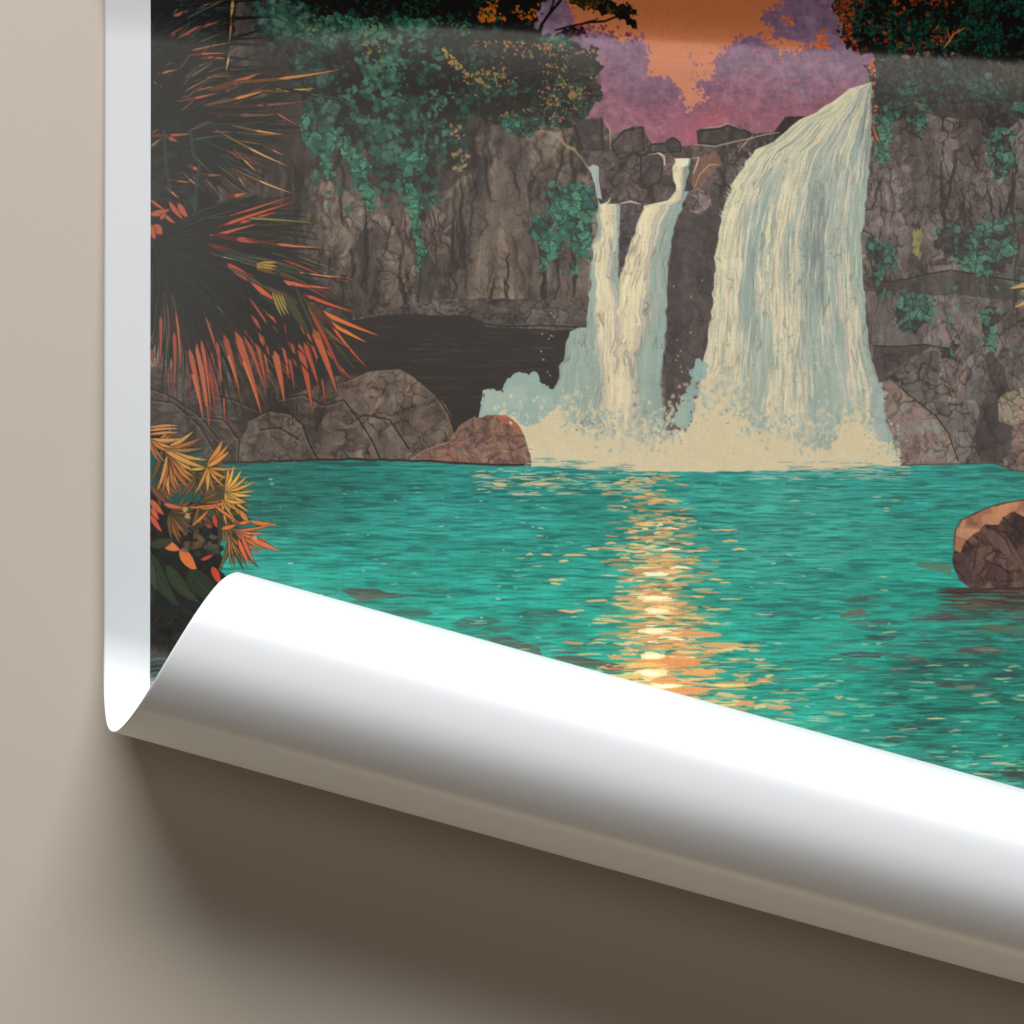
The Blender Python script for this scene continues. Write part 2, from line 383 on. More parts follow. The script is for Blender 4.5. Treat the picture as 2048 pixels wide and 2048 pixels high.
# big vertical shadow planes and buttresses of the left cliff
for P, c, a in [([(905,380),(985,350),(965,470),(945,560),(900,540),(905,450)],(70,67,66),.75),
                ([(830,520),(850,500),(872,540),(870,620),(826,628)],(66,63,62),.8),
                ([(700,560),(730,450),(770,470),(750,600),(705,640)],(74,68,64),.5),
                ([(1040,470),(1070,440),(1100,640),(1050,640)],(78,74,71),.55),
                ([(1100,470),(1180,440),(1175,640),(1110,645)],(80,74,71),.5),
                ([(540,330),(600,340),(660,480),(640,620),(560,560)],(58,56,54),.55),
                ([(302,-160),(520,-160),(600,60),(620,200),(600,420),(500,640),(302,640)],(44,40,39),.72),
                ([(560,420),(640,470),(650,600),(560,610)],(66,60,56),.5)]:
    mm = polymask(P, 8, 26, int(P[0][0])); s = bbox(mm)
    put(s, CV[s]*.35+col(c)*.65, mm[s]*a)
for P, c, a in [([(972,460),(1030,430),(1062,470),(1052,590),(985,600),(900,590),(895,555),(960,520)],(122,108,96),.55),
                ([(985,350),(1050,330),(1060,440),(1000,460)],(104,94,88),.5),
                ([(780,540),(826,500),(824,620),(782,630)],(114,99,88),.45),
                ([(1110,560),(1160,530),(1160,600),(1110,610)],(122,102,96),.5)]:
    mm = polymask(P, 8, 20, int(P[0][0])+1); s = bbox(mm)
    put(s, CV[s]*.55+col(c)*.45, mm[s]*a*1.6)
# dark vertical fissures
R = np.random.RandomState(77)
for k in range(150):
    x = R.uniform(480, 1180) if k % 5 < 3 else R.uniform(1745, 2240); y = R.uniform(250, 560); L = R.uniform(40, 170); n = 9
    yy = np.linspace(y, min(y+L, 630), n); xx = x+np.cumsum(R.normal(0, 4, n))
    stroke(np.stack([xx, yy], 1), R.uniform(2, 9), (50, 46, 45), R.uniform(.35, .75))
for k in range(60):
    x = R.uniform(480, 1180); y = R.uniform(300, 520); L = R.uniform(50, 130); n = 8
    stroke(np.stack([x+np.cumsum(R.normal(0, 3, n)), np.linspace(y, y+L, n)], 1), R.uniform(4, 12), (112, 101, 92), .35)
# ledge of blocks over the cave
LEDGE = [(700,640),(860,600),(940,598),(1160,600),(1178,620),(1172,662),(1000,664),(940,640),(840,636),(700,648)]
rockfill(polymask(LEDGE, 4, 16, 9), [(70,66,64),(80,74,71),(90,82,78),(76,73,72)], 42, 24, 303, shade=.2)
# cave
CAVE = [(560,660),(690,644),(780,634),(870,632),(940,634),(965,652),(1010,656),(1175,662),(1165,720),(1130,800),(1120,870),(880,960),(560,960)]
m = polymask(CAVE, 3, 30, 17); s = bbox(m); X, Y = XX[s], YY[s]
rgb = col((64, 60, 59))*(.95+.1*fbm(X, Y, 120, 14, 18))[..., None]*np.ones(3, np.float32)
rgb = rgb*(1+.10*(vnoise(X, Y+6*vnoise(X, Y, 80, 80, 5), 60, 3.2, 19) > .83)[..., None])
rgb = rgb*(1-.10*(vnoise(X, Y, 80, 5, 20) > .7)[..., None])
put(s, rgb, m[s])
for i in range(40):
    x = RNG.uniform(800, 1090); y = RNG.uniform(664, 800)
    stroke(bez((x, y), (x+RNG.uniform(20, 70), y+RNG.uniform(-2, 2)), RNG.uniform(-.03, .03), 6), 1.2, (92, 88, 86), .6)
for pts in ([(690,646),(760,634),(820,630),(880,634),(940,632),(962,648),(1010,654),(1090,652),(1170,656)],):
    stroke(pts, 3, (40, 37, 37), .8, 0)
# right-hand cliff: dark undercut ledges
for P, c, a in [([(1732,556),(1790,560),(1880,545),(1930,542),(1980,556),(2050,570),(2260,560),(2260,610),(2000,600),(1900,590),(1800,594),(1735,580)],(72,68,67),.85),
                ([(1745,692),(1860,692),(1840,712),(1790,740),(1758,770),(1745,735)],(66,62,62),.9),
                ([(1735,590),(1860,600),(1880,640),(1840,690),(1745,692)],(88,82,80),.55),
                ([(1950,720),(1985,704),(2010,740),(2030,860),(2015,925),(1945,925),(1955,830),(1974,780)],(68,64,64),.85),
                ([(2020,440),(2260,430),(2260,560),(2030,560)],(70,66,64),.7),
                ([(1740,180),(2260,150),(2260,235),(1900,240),(1860,228),(1760,246)],(66,60,60),.8),
                ([(1830,270),(1870,250),(1870,400),(1850,460),(1835,400)],(80,74,72),.5)]:
    mm = polymask(P, 5, 26, int(P[0][0])+int(c[0])); s = bbox(mm)
    put(s, CV[s]*.25+col(c)*.75, mm[s]*a)
stroke([(1745,692),(1790,694),(1850,690),(1900,700)], 3, (48,44,44), .8, 0)
stroke([(1738,556),(1780,566),(1850,550),(1900,541),(1960,552),(2060,566)], 3, (52,46,46), .8, 0)
# lower right rocks
R1 = [(1855,700),(1880,698),(1878,760),(1868,800),(1930,806),(1962,790),(1972,745),(1964,715),(1940,705),(1920,730),(1915,770)]
rockfill(polymask([(1760,760),(1830,712),(1876,698),(1876,800),(1930,806),(1960,930),(1800,930)], 4, 20, 5), [(86,80,77),(92,86,82),(98,90,86)], 60, 70, 411, lw=.05)
rockfill(polymask([(1912,800),(1915,760),(1935,715),(1955,705),(1972,724),(1976,780),(1965,802)], 2, 18, 6), [(86,83,80),(94,90,86)], 60, 90, 412, lw=.05)
rockfill(polymask([(1905,795),(1918,740),(1932,720),(1930,760),(1925,800)], 2, 12, 6), [(118,100,90),(108,94,88)], 30, 30, 413, lw=.07)
rockfill(polymask([(1754,770),(1784,760),(1802,778),(1834,806),(1870,834),(1895,868),(1918,930),(1790,932),(1765,880)], 3, 20, 7), [(114,96,92),(124,106,100),(134,114,104),(108,92,90)], 44, 52, 414, lw=.05, shade=.1)
stroke([(1782,762),(1800,776),(1836,806),(1872,834),(1896,868),(1916,924)], 2.6, (60,54,54), .9, 0)
stroke([(1760,770),(1780,762),(1796,772)], 3, (138,118,110), .9)
rockfill(polymask([(2260,768),(2060,772),(2012,782),(1994,800),(1998,842),(2018,850),(2060,846),(2260,850)], 2, 14, 8), [(150,124,102),(132,110,94),(158,132,108),(112,94,84)], 24, 22, 415, lw=.1)
rockfill(polymask([(2020,850),(2260,850),(2260,965),(1990,962),(1984,944),(2016,910),(2024,880)], 3, 14, 9), [(110,94,84),(122,102,92),(92,80,76)], 26, 26, 416, lw=.09)

# ---- boulders on the left shore
BP = [(76,68,63),(86,76,70),(96,85,77),(104,92,82)]
rockfill(polymask([(302,740),(420,760),(560,800),(640,770),(690,752),(740,744),(700,960),(302,960)], 5, 26, 31), [(58,54,51),(68,62,58),(78,70,64),(88,78,70)], 66, 26, 501, lw=.07)
rockfill(polymask([(302,776),(340,790),(400,830),(440,880),(430,960),(302,960)], 4, 26, 32), [(66,60,56),(80,71,64),(90,80,71)], 44, 30, 502, lw=.07)
rockfill(polymask([(470,960),(478,900),(500,842),(540,822),(580,828),(604,846),(620,890),(640,925),(640,960)], 3, 22, 33), BP[1:], 46, 52, 503, lw=.06)
rockfill(polymask([(600,960),(628,880),(650,830),(690,800),(740,870),(762,920),(762,960)], 3, 22, 34), BP, 50, 50, 504, lw=.06)
rockfill(polymask([(660,830),(690,762),(740,742),(800,738),(828,752),(870,786),(898,826),(912,872),(900,920),(740,935),(742,880)], 4, 26, 35), BP[1:], 48, 48, 505, lw=.06)
sh_ = box(302, 735, 700, 960); CV[sh_] *= (1-.16*(1-sstep(560, 690, XX[sh_])))[..., None]
for L in ([(302,800),(350,806),(400,850),(430,900)],[(420,790),(470,800),(520,822)],[(560,800),(610,790),(650,812),(690,800)],[(380,830),(450,840),(480,880),(478,926)],[(520,860),(560,856),(600,880)],[(700,850),(730,830),(780,840),(820,900)],[(500,842),(540,822),(582,828),(606,850),(622,892),(642,928)],[(690,802),(720,842),(744,880),(764,924)],[(690,764),(740,742),(800,738),(830,754),(872,790),(898,828),(912,872)],[(302,776),(342,792),(402,832),(440,880)]):
    stroke(L, 3.2, (44,39,37), .85, 0); stroke([(x-3, y+4) for x, y in L], 2.2, (122,106,92), .55, 0)
# ---- crest rocks between the falls
CREST = [(1148,250),(1158,238),(1206,234),(1211,256),(1222,276),(1244,262),(1270,252),(1288,254),(1290,268),(1302,286),(1330,286),(1345,276),(1356,281),(1364,292),(1395,292),(1395,262),(1440,256),(1456,248),(1504,268),(1550,264),(1574,234),(1612,232),(1560,300),(1490,330),(1440,470),(1420,620),(1390,760),(1350,850),(1330,850),(1335,560),(1350,440),(1290,412),(1190,410),(1170,320)]
rockfill(polymask(CREST, 3, 18, 41), [(62,57,56),(72,66,64),(82,74,71),(92,80,76),(76,70,70)], 30, 34, 601, lw=.1)
mm = polymask([(1335,480),(1352,430),(1400,380),(1450,390),(1432,520),(1424,620),(1408,720),(1380,790),(1350,860),(1328,860),(1332,700)], 4, 20, 42); s = bbox(mm)
put(s, CV[s]*.42+(col((84,80,79))*(1-.25*sstep(640, 860, YY[s])[..., None])+col((96,74,80))*.3*sstep(660, 860, YY[s])[..., None])*.58, mm[s])
for P, c in [([(1148,248),(1160,238),(1204,236),(1206,300),(1165,300)],(74,68,66)),([(1396,264),(1440,258),(1458,250),(1500,266),(1504,276),(1440,290),(1396,288)],(70,66,62)),
             ([(1552,262),(1572,236),(1606,234),(1580,258),(1548,276)],(58,54,56)),([(1332,284),(1346,276),(1360,286),(1362,304),(1338,306)],(64,60,60)),
             ([(1222,290),(1250,262),(1284,256),(1288,300),(1240,320)],(82,74,72)),([(1300,290),(1328,288),(1334,306),(1300,306)],(70,66,66)),
             ([(1282,312),(1310,306),(1326,320),(1322,360),(1296,380),(1282,360)],(80,76,76))]:
    stroke(P+[P[0]], 3.4, (44,40,42), .9, 0)
    mm = polymask(P, 2, 12, 3); s = bbox(mm); put(s, CV[s]*.6+col(c)*.4, mm[s])
# warm wet rock by the upper fall
mm = polymask([(1392,320),(1430,300),(1446,330),(1420,350),(1398,380),(1384,372)], 4, 14, 44); s = bbox(mm); put(s, CV[s]*.3+col((150,108,90))*.7, mm[s]*.85)
for L in ([(1388,290),(1412,292),(1430,294),(1470,284),(1500,278),(1530,270),(1560,266)],[(1296,310),(1318,308),(1328,320),(1330,332)],[(1385,385),(1400,350),(1420,330),(1440,330)],[(1206,236),(1220,260),(1222,300)],[(1476,304),(1490,288),(1506,272)],[(1148,250),(1160,238),(1206,236)],[(1405,258),(1440,254),(1456,248),(1486,260)]):
    stroke(L, 3, (190,164,140), .75)
stroke([(1062,255),(1090,264),(1108,268),(1122,280),(1134,294),(1150,302),(1164,318),(1176,334)], 4, (176,140,112), .9)
stroke([(1130,292),(1148,298),(1156,310)], 6, (146,148,104), .85)
rockfill(polymask([(1370,385),(1395,378),(1418,384),(1424,410),(1400,430),(1372,420)], 2, 14, 46), [(104,92,90),(118,104,100),(90,80,80)], 18, 16, 602, lw=.12)

# ---- vines and bushes over the cliffs
GD = [(58,58,56),(62,56,58),(52,62,58),(66,60,62)]
GLX = [(54,78,72),(58,90,80),(62,100,88),(72,110,94),(84,118,98)]
BUSH = [(440,-160),(1010,-160),(1050,30),(1100,70),(1150,90),(1190,112),(1204,150),(1200,180),(1160,190),(1142,250),(1100,262),(1060,250),(1010,255),(940,230),(928,300),(940,350),(900,350),(880,300),(872,420),(842,420),(820,330),(800,300),(780,360),(760,350),(740,300),(660,290),(620,240),(600,160),(560,140),(500,60)]
mm = polymask([(540,150),(960,180),(960,330),(900,380),(700,380),(560,330)], 14, 34, 50, 6); s = bbox(mm); put(s, CV[s]*.45+col((60,56,54))*.55, mm[s])
m = polymask(BUSH, 16, 34, 51, 8)
leaffill(m, [(58,58,56),(62,58,58),(54,60,57),(68,62,62)], [(58,76,71),(60,86,78),(66,96,86),(78,108,94)], 19, 701, .46)
speck(BUSH, 2600, [(62,92,82),(56,82,75),(70,102,90),(84,118,98),(52,72,68),(58,60,58),(60,58,58)], 2, 6.5, 155, .55, fbm(XX, YY, 60, 50, 406, 3))
speck(BUSH, 1500, [(56,54,54),(50,50,50),(60,56,58)], 1.5, 5, 156, .55, 1-CLN)
s = box(430, -160, 1210, 430); CV[s] = CV[s]*.45+blur(CV[s].copy(), 2)*.55
# darker to the right, warmer flecks
mm = polymask([(930,60),(1200,100),(1200,190),(1140,260),(1050,240),(980,240),(930,150)], 18, 34, 52, 8); s = bbox(mm)
leaffill(mm*.9, [(62,60,56),(70,66,62),(56,58,54),(66,64,60)], [(64,82,74),(70,92,80)], 14, 702, .62)
speck([(880,80),(1190,90),(1200,190),(1140,250),(980,230),(900,130)], 330, [(160,122,86),(148,126,84),(136,100,82),(168,116,88),(120,120,84)], 1.5, 4.5, 55, .85, CLN)
speck([(620,0),(950,0),(900,300),(700,260)], 420, [(84,124,102),(70,112,96),(92,128,100),(60,96,86)], 3, 8, 56, .7, CLN)
speck([(880,90),(940,150),(990,180),(960,170),(900,130)], 60, [(158,136,80),(144,120,78),(170,128,84)], 2, 4.5, 57, .9)
speck([(600,30),(640,30),(640,80),(600,70)], 14, [(140,130,70),(100,100,60)], 2, 4, 58, .8)
speck([(720,80),(770,90),(760,120),(720,110)], 12, [(150,130,70)], 2, 4, 58, .8)
speck([(890,250),(930,250),(940,350),(900,340)], 24, [(168,126,92),(150,120,88),(180,128,104)], 3, 6, 59, .85)
# hanging tongues of green
TONG = [[(600,230),(650,240),(700,280),(740,330),(756,420),(744,430),(720,360),(680,300),(650,300),(672,360),(660,370),(636,310),(600,270)],
        [(790,300),(850,300),(842,420),(848,520),(836,560),(826,480),(810,400)],
        [(1110,370),(1150,360),(1190,380),(1186,430),(1170,480),(1155,520),(1140,500),(1120,470),(1100,430)],
        [(1060,430),(1110,440),(1120,500),(1085,560),(1080,500),(1056,470)],
        [(1150,440),(1185,450),(1176,520),(1156,500)],
        [(1000,240),(1060,240),(1080,265),(1040,275),(1000,265)]]
for i, P in enumerate(TONG):
    leaffill(polymask(P, 12, 22, 71+i, 6), [(62,80,74),(66,74,72)], [(62,104,92),(72,122,102),(84,132,110)], 20, 720+i, .34)
speck([(1085,370),(1190,360),(1180,540),(1090,570)], 60, [(66,112,98),(84,130,108),(58,96,90)], 4, 10, 60, .8)
for i in range(90):
    x = RNG.uniform(620, 880); y = RNG.uniform(230, 420)
    blob(x, y, RNG.uniform(4, 9), RNG.uniform(5, 12), [(60,92,82),(66,104,90),(56,82,76),(80,116,98)][RNG.randint(4)], .8, 8, .4)
# right cliff vines
for i, P in enumerate([[(1735,130),(1800,140),(1850,150),(1830,220),(1780,250),(1776,330),(1750,320),(1742,200)],
                       [(1960,180),(2260,130),(2260,190),(2060,200),(2020,250),(2000,300),(2040,330),(2010,370),(1980,330),(1960,250)],
                       [(1735,480),(1780,480),(1790,540),(1745,556),(1738,520)],
                       [(1880,460),(1960,450),(2020,440),(2040,500),(1990,560),(1930,540),(1870,500)],
                       [(1800,590),(1870,590),(1860,640),(1830,670),(1790,640)],
                       [(1965,620),(1995,620),(1990,700),(1965,690)],
                       [(1880,690),(1920,680),(1910,720),(1884,720)],
                       [(1980,270),(2030,270),(2020,350),(1985,360)],
                       [(1815,220),(1850,215),(1848,280),(1820,270)],
                       [(1830,130),(1930,130),(1920,175),(1850,180)]]):
    leaffill(polymask(P, 14, 22, 171+i, 6)*.9, [(72,70,70),(76,78,76),(70,66,68)], [(70,100,92),(78,116,102),(88,130,110)], 17, 820+i, .46)
speck([(1738,440),(2048,430),(2048,700),(1760,680)], 70, [(84,124,106),(74,108,98),(92,134,110)], 3, 9, 62, .75, CLN)
for c in ((130,128,88),(144,138,92)):
    for i in range(10): blob(RNG.uniform(1826, 1842), RNG.uniform(464, 512), 4, 8, c, .8)
speck([(1760,140),(1850,150),(1840,230),(1790,220)], 14, [(150,142,96),(160,130,96)], 3, 8, 63, .9)
speck([(1975,130),(2050,120),(2050,190),(1975,190)], 22, [(150,142,96),(142,134,92),(170,150,100)], 4, 9, 64, .9)
speck([(1738,120),(1752,120),(1756,280),(1740,280)], 44, [(176,100,82),(160,88,74),(188,124,92),(96,80,76)], 2.5, 6, 65, .9)
for i in range(5): blade((1746+i, 250+i*5), (1752+i*2, 282+i), 7, .05, (160,104,86), None)

leaffill(polymask([(1745,110),(2260,100),(2260,190),(2060,200),(1960,210),(1880,200),(1840,240),(1790,230),(1750,200)], 16, 30, 77, 8)*.8, [(74,72,70),(70,74,72),(66,68,66)], [(70,92,86),(78,104,94)], 16, 870, .56)
# ---- tree crowns at the top (dark)
TOPR = [(1650,-160),(2260,-160),(2260,118),(2060,124),(1960,116),(1880,112),(1830,112),(1790,118),(1745,110),(1714,104),(1690,92),(1688,60),(1676,40),(1672,10),(1660,-40)]
leaffill(polymask(TOPR, 12, 22, 81, 8), [(46,46,46),(44,50,48),(50,48,48),(42,48,47)], [(50,72,66),(48,80,72),(56,88,78)], 13, 901, .52, ink=(44,42,42))
speck(TOPR, 1500, [(52,82,74),(46,66,60),(58,92,80),(40,40,40),(40,44,42)], 2, 6, 182, .8)
speck([(1676,0),(1760,-60),(1920,-60),(1920,60),(1860,110),(1700,100)], 300, [(160,76,54),(150,66,50),(180,94,62),(128,84,60),(110,62,52)], 1.5, 5, 82, .9, CLN)
speck([(1670,0),(1760,-100),(2000,-100),(2000,40),(1860,112),(1700,104)], 160, [(156,74,52),(128,62,48),(140,92,60)], 1.2, 3.6, 184, .85)
speck([(1656,-20),(1690,-20),(1720,106),(1680,90)], 130, [(166,78,56),(140,64,50),(60,50,50),(186,96,64)], 1.5, 4.5, 185, .9)
speck([(1560,30),(1640,40),(1660,100),(1590,90)], 110, [(196,100,70),(204,120,84)], 2, 5, 83, .85, CLN)
stroke([(1888,96),(1898,84),(1906,70),(1928,58)], 4, (196,120,84), .9); stroke([(1900,86),(1894,60)], 4, (196,120,84), .9)
DT = [(900,-160),(1130,-160),(1120,-30),(1090,6),(1070,26),(1080,40),(1050,52),(1000,56),(950,50),(880,40),(800,34),(640,30),(560,-10),(560,-160)]
leaffill(polymask(DT, 12, 24, 84, 7), [(48,48,46),(50,46,46),(46,52,48)], [(50,72,66),(48,80,72)], 13, 905, .56)
speck(DT, 1000, [(50,80,72),(46,64,58),(40,40,40),(58,86,74)], 2, 5.5, 183, .8, CLN)
for i, P in enumerate([[(1120,-30),(1200,-20),(1230,10),(1270,20),(1276,30),(1250,34),(1225,30),(1205,26),(1170,20),(1140,10)],[(1236,28),(1262,30),(1274,58),(1268,62),(1250,44),(1236,36)],[(1125,60),(1160,54),(1175,70),(1140,76),(1110,66)],[(1010,10),(1060,10),(1075,40),(1040,50),(1000,40)]]):
    leaffill(polymask(P, 7, 12, 86+i, 6), [(52,46,42),(48,46,42),(60,54,44)], [(90,84,54),(74,70,50)], 8, 910+i, .66)
fill([(1066,34),(1090,20),(1110,14),(1102,34),(1086,52),(1072,60),(1062,46)], (132,84,104), .0)
for L, w in (([(1076,72),(1084,50),(1100,28),(1116,10),(1130,-8),(1150,-30)],6),([(1110,62),(1140,54),(1180,46),(1210,44),(1230,36),(1250,34)],4.5),([(1100,26),(1108,6),(1100,-20)],4),([(1170,46),(1190,42),(1196,38)],3),([(1225,8),(1200,-2),(1160,-20)],5)):
    stroke(L, w, (50,40,44), .95, 0)
speck([(950,-20),(1075,-20),(1080,40),(960,44)], 120, [(206,104,64),(190,92,60),(176,110,66),(120,104,60)], 2, 5, 87, .9, CLN)
speck([(1120,-20),(1270,10),(1270,60),(1240,40),(1120,14)], 70, [(120,84,50),(100,80,50),(60,52,46)], 1.5, 4, 88, .8)
speck([(1120,56),(1190,46),(1260,60),(1290,90),(1230,80),(1150,80)], 70, [(120,72,84),(104,66,80)], 2, 5, 89, .7)
# rounded clumps of the bush at its right end
for (x, y, rx, ry) in ((1160,124,34,14),(1180,140,24,12),(1150,150,26,10),(1196,192,9,11),(1168,168,22,4),(1130,190,20,12),(1146,232,14,14)):
    blob(x, y, rx, ry, (66,66,64), .95, 14, .2)
    for k in range(8): blob(x+RNG.uniform(-rx, rx)*.8, y+RNG.uniform(-ry, ry)*.8, 5, 3.5, [(74,78,72),(80,88,76),(60,60,60)][k % 3], .7)
for i in range(8): stroke(bez((1176, 166+i*1.5), (1204, 152+i*3), .1, 6), 1.6, (90,70,74), .9)
blob(1146, 190, 8, 9, (150,120,84), .9); blob(1176,150,12,3,(90,80,74),.8)

# ---- the falls
def fallfill(left, right, y0, y1, seed, colours, top=None, ink=(112,108,104), nb=16):
    s = box(min(min(x for x, _ in left), min(x for x, _ in right))-12, y0-4, max(max(x for x, _ in left), max(x for x, _ in right))+12, y1+4)
    X, Y = XX[s], YY[s]
    xl = np.interp(Y[:, 0], [y for _, y in left], [x for x, _ in left])[:, None]+(vnoise(X, Y, 400, 12, seed)[:, :1]-.5)*7
    xr = np.interp(Y[:, 0], [y for _, y in right], [x for x, _ in right])[:, None]+(vnoise(X, Y, 400, 12, seed+1)[:, :1]-.5)*5
    T = (X-xl)/np.maximum(xr-xl, 4)
    W = float(np.mean(xr-xl))
    wob = (fbm(X, Y, 26, 60, seed+2)-.5)*.14*60/W*2.2
    Tw = T+wob
    f1, e, cid = voro(Tw*W, Y, 8.5, 170, seed+4, .95)
    base = colours(Tw, Y, (cid-.5)*1.0+(fbm(X, Y, 16, 70, seed+21)-.5)*1.0, X)
    _, e2, c2 = voro(Tw*W+3*vnoise(X, Y, 8, 20, seed+9), Y, 6, 46, seed+5, .95)
    base = base*(.965+.07*c2[..., None])
    k = (1-sstep(.02, .12, e))*(vnoise(X, Y, 30, 60, seed+6) > .36)
    base = base*(1-.4*k[..., None])+col(ink)*(.4*k[..., None])
    k = (1-sstep(.02, .14, e2))*(vnoise(X, Y, 24, 40, seed+7) > .66)
    base = base*(1-.4*k[..., None])+col(ink)*(.4*k[..., None])
    m = sstep(-.6, .6, (T*np.maximum(xr-xl, 4)))*sstep(-.6, .6, (1-T)*np.maximum(xr-xl, 4))*(Y >= y0)*(Y <= y1)
    if top is not None: m = m*top[s]
    edge = (1-sstep(0, 3, np.minimum(X-xl, xr-X)))*m
    base = base*(1-.35*edge[..., None])+col((120,130,130))*(.35*edge[..., None])
    put(s, base, m)
CRM, YEL, BEI, TEA, BLU, GRY = (col(c) for c in ((222,208,174),(228,218,178),(198,188,168),(158,174,160),(151,169,160),(140,146,140)))
def mixc(T, stops):
    out = np.zeros(T.shape+(3,), np.float32); xs = [a for a, _ in stops]
    for k in range(3): out[..., k] = np.interp(T, xs, [c[k] for _, c in stops])
    return out
def quant(c, pals):
    P = np.stack(pals); d = ((c[..., None, :]-P)**2).sum(-1); return P[d.argmin(-1)]
def main_cols(T, Y, r, X):
    up = mixc(T+r*.16, [(0,YEL),(.15,YEL),(.22,BEI),(.3,YEL),(.42,CRM),(.52,BLU),(.6,BEI),(.7,TEA),(.8,YEL),(.86,BEI),(.92,TEA),(1,GRY)])
    mid = mixc(T+r*.13, [(0,YEL),(.14,CRM),(.2,BEI),(.25,BLU),(.31,BLU),(.36,YEL),(.44,CRM),(.52,BEI),(.6,TEA),(.7,GRY),(.74,TEA),(.82,BEI),(.88,CRM),(.93,TEA),(1,TEA)])
    low = mixc(T+r*.10, [(0,CRM),(.2,CRM),(.27,BEI),(.3,TEA),(.36,TEA),(.42,CRM),(.5,CRM),(.56,BEI),(.6,TEA),(.78,TEA),(.84,BEI),(.9,CRM),(.95,TEA),(1,TEA)])
    a = sstep(300, 400, Y)[..., None]; b = sstep(520, 680, Y)[..., None]
    c = (up*(1-a)+mid*a)*(1-b)+low*b
    q = quant(c, [CRM, YEL, BEI, TEA, BLU, GRY, col((176,182,170)), col((164,172,160))])
    return (q*.75+c*.25)*.84+col((184,186,168))*.16
ML = [(1742,164),(1700,178),(1664,203),(1634,224),(1600,240),(1572,262),(1546,284),(1512,300),(1494,322),(1480,346),(1466,368),(1455,394),(1446,424),(1438,456),(1431,500),(1428,540),(1425,600),(1419,650),(1411,700),(1404,740),(1396,780),(1385,830),(1370,900)]
MR = [(1742,164),(1743,200),(1743,260),(1738,330),(1730,420),(1722,480),(1726,560),(1732,640),(1738,700),(1752,750),(1762,790),(1766,840),(1790,900)]
ML = [(x, y) for x, y in ML]
fallfill(ML[::1], MR, 165, 900, 1001, main_cols)
# fine strands following the fall
R = np.random.RandomState(88)
def strand_at(t, y0, L, w, c, a, LL, RR):
    yy = np.linspace(y0, y0+L, 9); xl_ = np.interp(yy, [q[1] for q in LL], [q[0] for q in LL]); xr_ = np.interp(yy, [q[1] for q in RR], [q[0] for q in RR])
    stroke(np.stack([xl_+(xr_-xl_)*t+R.normal(0, .8, 9), yy], 1), w, c, a)
for k in range(520):
    strand_at(R.uniform(.03, .97), R.uniform(190, 800), R.uniform(30, 150), R.uniform(1.2, 4.5), [(150,172,162),(160,176,164),(222,212,178),(232,222,188),(138,158,152),(198,194,172)][R.randint(6)], R.uniform(.3, .7), ML, MR)
for k in range(170):
    strand_at(R.uniform(.03, .97), R.uniform(200, 800), R.uniform(14, 60), 1.4, (124,122,114), R.uniform(.35, .7), ML, MR)
# dark streaks inside the main fall
for i in range(60):
    x = RNG.uniform(1612, 1652); y = RNG.uniform(360, 590); stroke([(x, y), (x+RNG.uniform(-2, 2), y+15), (x-RNG.uniform(0, 4), y+RNG.uniform(25, 80))], RNG.uniform(2, 6), [(128,138,132),(138,150,144),(116,124,122)][RNG.randint(3)], .42)
for i in range(44):
    x = RNG.uniform(1490, 1515)-0; y = RNG.uniform(380, 640); stroke([(x, y), (x-4, y+30), (x-8, y+60)], RNG.uniform(2, 6), [(138,160,152),(146,166,156)][RNG.randint(2)], .4)
def strand_cols(T, Y, r, X):
    c = mixc(T+r*.25, [(0,TEA),(.15,TEA),(.22,CRM),(.42,YEL),(.6,CRM),(.75,BEI),(.9,TEA),(1,TEA)])
    b = sstep(560, 760, Y)[..., None]
    c = c*(1-b)+mixc(T+r*.2, [(0,TEA),(.3,TEA),(.4,BEI),(.6,CRM),(.8,CRM),(1,BEI)])*b
    return quant(c, [CRM, YEL, BEI, TEA, BLU, col((176,182,170))])*.85+c*.15
def strand2(T, Y, r, X):
    c = mixc(T+r*.25, [(0,CRM),(.2,YEL),(.45,CRM),(.6,BEI),(.75,TEA),(.9,BLU),(1,TEA)])
    b = sstep(560, 700, Y)[..., None]
    c = c*(1-b)+mixc(T+r*.2, [(0,BEI),(.2,CRM),(.35,CRM),(.5,BEI),(.6,TEA),(1,BLU)])*b
    return quant(c, [CRM, YEL, BEI, TEA, BLU, GRY, col((164,172,160))])*.85+c*.15
# left spray apron
fallfill([(1160,655),(1140,664),(1131,700),(1118,740),(1112,780),(1108,830),(1104,880)], [(1190,655),(1190,700),(1200,880)], 656, 882, 1031, lambda T, Y, r, X: quant(mixc(T+r*.5, [(0,TEA),(.5,TEA),(.7,col((176,182,170))),(1,TEA)]), [TEA, BLU, col((164,178,166))]))
fallfill([(1195,408),(1193,450),(1184,500),(1180,570),(1172,640),(1170,700),(1172,800),(1176,890)], [(1240,408),(1240,450),(1237,500),(1236,545),(1250,620),(1252,700),(1250,800),(1256,890)], 409, 888, 1011, strand_cols)
fallfill([(1352,380),(1334,402),(1288,412),(1277,440),(1263,480),(1251,520),(1240,560),(1234,620),(1230,700),(1228,890)], [(1384,376),(1374,388),(1366,410),(1354,440),(1343,480),(1336,520),(1334,570),(1332,650),(1328,700),(1321,760),(1325,820),(1336,890)], 384, 888, 1012, strand2)
fallfill([(1349,318),(1346,340),(1350,370),(1352,395)], [(1380,318),(1378,345),(1370,370),(1368,395)], 318, 396, 1013, strand2)
fill([(1352,319),(1378,318),(1376,332),(1362,336),(1352,332)], (230,222,190)); stroke([(1384,318),(1398,316),(1394,330),(1386,350)], 4, (200,178,150), .9)
